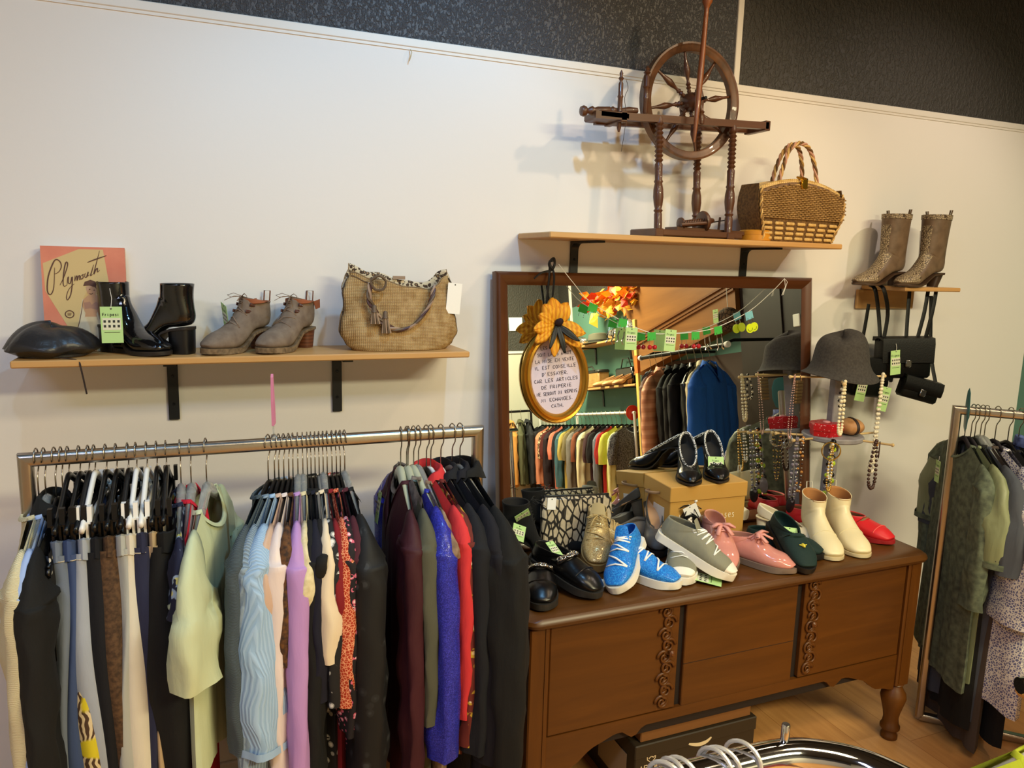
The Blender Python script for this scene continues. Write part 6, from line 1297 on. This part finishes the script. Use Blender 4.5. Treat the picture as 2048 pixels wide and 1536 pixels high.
# wicker basket, sandals and parcels on those shelves
wk = M('wicker_tan', (190, 146, 84), .6, kind='weave', c2=(130, 92, 44), c3=(206, 166, 104), sc=30)
t = thing('wicker_basket', 'tan wicker basket bag with a dark flap on the lower green-wall shelf', 'handbag', (3.42, -4.08, 1.3455)); G().box((-.06, -.15, 0), (.06, .15, .15), bev=.012).obj('body', wk, t, smooth=40); G().box((-.064, -.154, .13), (.064, .154, .168), bev=.012).obj('flap', M('flap_dark', (40, 38, 32), .5), t, smooth=40); G().tube([(-.066, -.09, .16), (-.066, -.05, .20), (-.066, .05, .20), (-.066, .09, .16)], .006, 6).obj('handle', M('flap_dark', (40, 38, 32), .5), t)
stn = pumpst(M('leather_nude', (196, 150, 100), .5), M('sole_tan', (120, 84, 50), .6), M('insole_nude', (186, 142, 100), .6), lift=.05, L=.235, sharp=.03, ball=.04, throat=(.16, .04))
for k, (y, lab) in enumerate(((-3.80, 'nude court shoe nearest the basket'), (-3.66, 'nude court shoe in the middle of the green-wall shelf'), (-3.52, 'nude court shoe at the near end of the green-wall shelf'))): place_shoe(lab, stn, (3.46, y, 1.3455), 180-8*k)
t = thing('patent_bag', 'shiny black patent bag behind the nude shoes', 'handbag', (3.485, -3.64, 1.3455)); G().box((-.03, -.15, 0), (.03, .15, .16), bev=.012).obj('body', patent, t, smooth=40); G().tube([(0, -.09, .155), (0, -.05, .24), (0, .05, .24), (0, .09, .155)], .006, 6).obj('handle', patent, t)
t = thing('felt_hat', 'grey felt hat with brim on the upper green-wall shelf', 'hat', (3.41, -3.98, 1.7575)); g = G().lathe([(.15, .006), (.15, .002), (.10, .003), (.098, .05), (.09, .085), (.06, .095), (.001, .094)], 32); g.obj('body', M('felt_olive', (98, 96, 80), .9), t, smooth=50); G().lathe([(.1, .012), (.101, .03), (.099, .031)], 32, cap=(False, False)).obj('hat_band', M('band_dark', (50, 48, 40), .7), t)
foil = M('foil_silver', (200, 198, 192), .25, .9, bump=1.0, sc=25)
for k, (y, x, l, h, lab) in enumerate(((-3.62, 3.40, .24, .10, 'crumpled silver foil parcel on the upper green-wall shelf'), (-3.42, 3.42, .16, .16, 'upright foil parcel at the end of the upper green-wall shelf'), (-4.28, 3.40, .20, .09, 'foil wrapped bundle at the far end of the upper green-wall shelf'))):
    t = thing('foil_parcel', lab, 'parcel', (x, y, 1.7575), R(8*k-8)); rnd = random.Random(k); g = G().grid(lambda u, v: (lambda a, b: (.06*math.sin(b)*math.cos(a)*(1+.15*rnd.random()), l/2*math.sin(b)*math.sin(a)*(1+.12*rnd.random()), h/2*(1-math.cos(b)*.98)))(2*PI*u, .05+3.04*v), 20, 12, cu=True); g.obj('wrap', foil, t, smooth=False); G().tube([(.065*math.cos(a), 0, h/2+h*.52*math.sin(a)) for a in [2*PI*j/16 for j in range(16)]], .004, 6, closed=True).obj('band', M('band_dark', (50, 48, 40), .7), t)
# autumn leaf garland
t = thing('leaf_garland', 'orange and yellow artificial leaf garland on the green wall, in the mirror', 'garland', (3.44, -3.62, 2.06))
rnd = random.Random(9); lc = [M('leaf_orange', (230, 132, 24), .6), M('leaf_yellow', (240, 190, 60), .6), M('leaf_gold', (226, 160, 40), .6), M('leaf_red', (206, 56, 26), .6)]
for k in range(130):
    c = Vector((rnd.uniform(-.10, .06), rnd.uniform(-.42, .40), rnd.uniform(-.05, .18))); d = Vector((rnd.uniform(-1, 1), rnd.uniform(-1, 1), rnd.uniform(-1, .6))).normalized(); a = d.orthogonal().normalized(); L = rnd.uniform(.08, .14); W = L*.36
    G().add([c, c+d*L*.4+a*W, c+d*L, c+d*L*.4-a*W, c+d*L*.5+d.cross(a)*.012], [(0, 1, 4), (1, 2, 4), (2, 3, 4), (3, 0, 4)]).obj('leaf', lc[k % 4], t, smooth=False)
G().tube([(.02, -.46, .02), (.03, -.2, .05), (.02, .1, .0), (.03, .46, .04)], .006, 6).obj('stem', M('stem_brown', (84, 60, 34), .7), t)
# sloping stair side of veneered wood and the dark door beyond it
vn = M('veneer_walnut', (150, 100, 50), .4, kind='wood', c2=(104, 64, 28), sc=9, axis=1); t = thing('stair_side', 'veneered wooden stair side with moulded strips, seen in the mirror', 'staircase', (3.42, -2.7, 0))
G().prism([(-.78, 2.18), (.70, 2.34), (.70, 1.72), (-.66, 1.44)], -.02, .10, 'yz').obj('panel', vn, t, smooth=False)
for k, z in enumerate((.20, .225, .26)): G().prism([(-.72, 1.44+z), (.70, 1.72+z), (.70, 1.735+z), (-.72, 1.455+z)], -.034, -.018, 'yz').obj('moulding', M('veneer_dark', (112, 68, 30), .4), t, smooth=False)
G().prism([(-.66, 1.42), (.70, 1.70), (.70, 1.73), (-.66, 1.45)], -.03, .10, 'yz').obj('lower_edge', vn, t, smooth=False)
dkb = M('door_dark_brown', (44, 30, 20), .5, kind='wood', c2=(32, 21, 14), sc=10, axis=2); g = G().box((3.44, -2.02, 0), (3.52, -1.12, 2.2)); struct('door_1', g, dkb); d1 = bpy.data.objects['door_1']
G().box((3.43, -1.96, .2), (3.441, -1.60, 2.1), bev=.003).obj('door_panel', dkb, d1, smooth=30); G().box((3.43, -1.54, .2), (3.441, -1.18, 2.1), bev=.003).obj('door_panel', dkb, d1, smooth=30)
G().box((3.425, -1.50, 1.60), (3.441, -1.44, 1.68), bev=.004).obj('switch_plate', PAPER, d1, smooth=30)
struct('wall_right_panel', G().box((3.50, -3.42, 0), (3.522, -2.02, 1.5)), M('panel_brown', (58, 42, 32), .8))  # flat dark brown sheet on the green wall below the stair side
t = thing('cork_ornament', 'round bark ball ornament with a tag, seen in the mirror', 'ornament', (2.98, -1.56, 1.66)); G().ball((0, 0, 0), .075, 16).obj('ball', M('bark_brown', (96, 74, 54), .9, kind='crackle', c2=(40, 30, 22), c3=(130, 104, 80), sc=40, thr=.1, bump=1), t); G().tube([(0, 0, .07), (0, 0, 1.315)], .002, 5).obj('thread', STRING, t); price_tag(t, (-.078, -.02, .06), (0, 0, R(-90)), .05, .08, 0)
t = thing('measuring_post', 'yellow and orange painted post by the coat rail, seen in the mirror', 'post', (3.2, -2.99, 0)); G().box((-.012, -.02, 0), (.012, .02, 1.85), bev=.003).obj('post', M('paint_yellow', (222, 190, 96), .5), t, smooth=30); G().box((-.013, -.021, 1.42), (.013, .021, 1.56)).obj('orange_band', M('paint_orange', (224, 112, 40), .5), t, smooth=False)
# --- clothes rail along the green wall
t = thing('clothes_rail', 'white rail of garments along the green wall, seen in the mirror', 'clothes rack', (3.2, -4.0, 0)); G().tube([(0, -.95, 1.105), (0, .93, 1.105)], .012, 12).obj('bar', M('rail_white', (222, 220, 214), .35), t)
for y in (-.94, .92): G().tube([(0, y, 0), (0, y, 1.105)], .012, 10).obj('upright', M('rail_white', (222, 220, 214), .35), t)
cols = [('black jacket', (24, 24, 26)), ('black coat', (30, 30, 32)), ('charcoal coat', (40, 40, 44)), ('salmon dress', (206, 132, 100)), ('leopard dress', None), ('maroon velvet dress', (82, 26, 24)), ('black sequin dress', (34, 20, 26)), ('coral dress', (214, 120, 96)), ('black dress', (20, 20, 24)), ('petrol dress', (62, 98, 110)), ('mustard dress', (180, 160, 84)), ('khaki dress', (118, 106, 74)), ('grey dress', (120, 116, 110)), ('rust dress', (128, 70, 44)), ('black trouser suit', (26, 26, 28)), ('cream patterned dress', (214, 206, 168)), ('plum dress', (66, 40, 44)), ('black wrap dress', (28, 24, 26)), ('steel blue dress', (110, 116, 128)), ('red dress', (170, 36, 36)), ('lime dress', (190, 190, 80)), ('pale yellow dress', (214, 212, 150)), ('dark tweed dress', None)]
lp2 = M('print_leopard_small', (206, 178, 140), .8, kind='leopard', c2=(50, 34, 26), c3=(160, 120, 84), sc=45); tw = M('tweed_dark', (40, 42, 48), .9, kind='noise', c2=(130, 130, 134), sc=110)
for k, (nm, c) in enumerate(cols):
    y = -4.88+k*.0795; m = F('mirror_cloth_%d' % k, c) if c else (lp2 if 'leopard' in nm else tw)
    top(3.2, nm+' on the white rail, seen in the mirror', m, L=.82, sl=.25 if k % 3 else .5, rot=72+random.Random(k).uniform(-6, 6), seed=100+k, hang='black', y=y, z=1.105, name='dress' if 'dress' in nm else 'jacket', cat='dress' if 'dress' in nm else 'jacket', th=.034, r0=.05, r1=.045)
t = thing('size_disc', 'round red size marker on the white rail, seen in the mirror', 'marker', (3.2, -3.105, 1.105)); G().lathe([(.013, -.002), (.062, -.002), (.062, .002), (.013, .002)], 28, axis=(0, 1, 0)).obj('disc', M('plastic_red', (206, 44, 30), .4), t)
# --- black coat rail nearer the mirror
t = thing('clothes_rail', 'black coat rail with white end caps, seen in the mirror', 'clothes rack', (2.9, -1.97, 0)); G().tube([(0, -.47, 1.50), (0, .47, 1.50)], .014, 12).obj('bar', m_blackmetal, t)
for y in (-.485, .485): G().lathe([(.018, -.012), (.02, 0), (.018, .012)], 14, (0, y, 1.5), axis=(0, 1, 0)).obj('end_cap', PAPER, t)
for y in (-.44, .44): G().tube([(0, y, 1.5), (.08, y, 1.53), (.615, y, 1.53)], .010, 10).obj('wall_arm', m_blackmetal, t)
puf = M('puffer_peach', (226, 164, 126), .6, kind='stripes', c2=(206, 140, 104), sc=5.5, axis=2, thr=.6, bump=1.0)
for k, (dy, nm, m, kw) in enumerate(((-.36, 'grey denim waistcoat', f_denimg, dict(sl=0, L=.5, name='waistcoat', cat='waistcoat')), (-.29, 'mauve cardigan', F('knit_mauve', (120, 96, 90)), dict(name='cardigan', cat='cardigan')), (-.20, 'peach quilted puffer jacket', puf, dict(name='jacket', cat='jacket', neck='coat', r0=.08, r1=.07, th=.06)), (-.10, 'black wool coat', f_black, dict(name='coat', cat='coat', neck='coat', r0=.07)), (.0, 'black hooded coat', f_black2, dict(name='coat', cat='coat', neck='coat', r0=.075)), (.08, 'navy blazer', F('wool_slate', (26, 30, 40)), dict(name='blazer', cat='jacket', neck='coat')), (.16, 'black leather coat', leather, dict(name='coat', cat='coat', neck='coat')), (.235, 'cream fleece jacket', F('fleece_cream', (222, 208, 170)), dict(name='jacket', cat='jacket', neck='high')), (.31, 'bright blue coat', F('wool_blue', (22, 84, 176), (30, 98, 196)), dict(name='coat', cat='coat', neck='coat', r0=.08, r1=.07, th=.05)))):
    kw2 = dict(L=.75, sl=.62); kw2.update(kw); top(2.9, nm+' on the black rail, seen in the mirror', m, rot=58+5*(k % 3-1), seed=140+k, hang='grey', y=-1.97+dy, z=1.50, **kw2)
# --- jackets on the far wall
t = thing('clothes_rail', 'dark rail on the far wall with olive and tan jackets, seen in the mirror', 'clothes rack', (2.5, -4.78, 0)); G().tube([(-.4, 0, 1.165), (.55, 0, 1.165)], .012, 10).obj('bar', m_blackmetal, t)
for x in (-.38, .53): G().tube([(x, 0, 0), (x, 0, 1.165)], .012, 10).obj('upright', m_blackmetal, t)
for k, (dx, nm, c) in enumerate(((.12, 'tan suede jacket', (176, 122, 60)), (.22, 'grey jean jacket', (70, 78, 84)), (.32, 'camel jacket', (196, 140, 70)), (.42, 'olive parka', (82, 84, 58)), (.50, 'black parka', (30, 32, 36)))): top(2.5+dx, nm+' on the far wall rail, seen in the mirror', F('far_cloth_%d' % k, c), L=.6, sl=.55, rot=8*(k % 2)+20, seed=170+k, hang='black', y=-4.78, z=1.165, name='jacket', cat='jacket', neck='coat', r0=.07)
struct('wall_notice', G().box((2.93, -4.995, 2.0), (3.08, -4.988, 2.14)), PAPER)
# bent wire left on the trim above the tote
t = thing('wall_hook', 'tiny bent wire hook on the white trim above the tote', 'hook', (.597, -.006, 2.262)); G().tube([(0, 0, 0), (.003, -.006, -.008), (.0, -.008, -.02), (-.004, -.004, -.034)], .0014, 6).obj('wire', M('wire_tan', (190, 170, 130), .5), t)
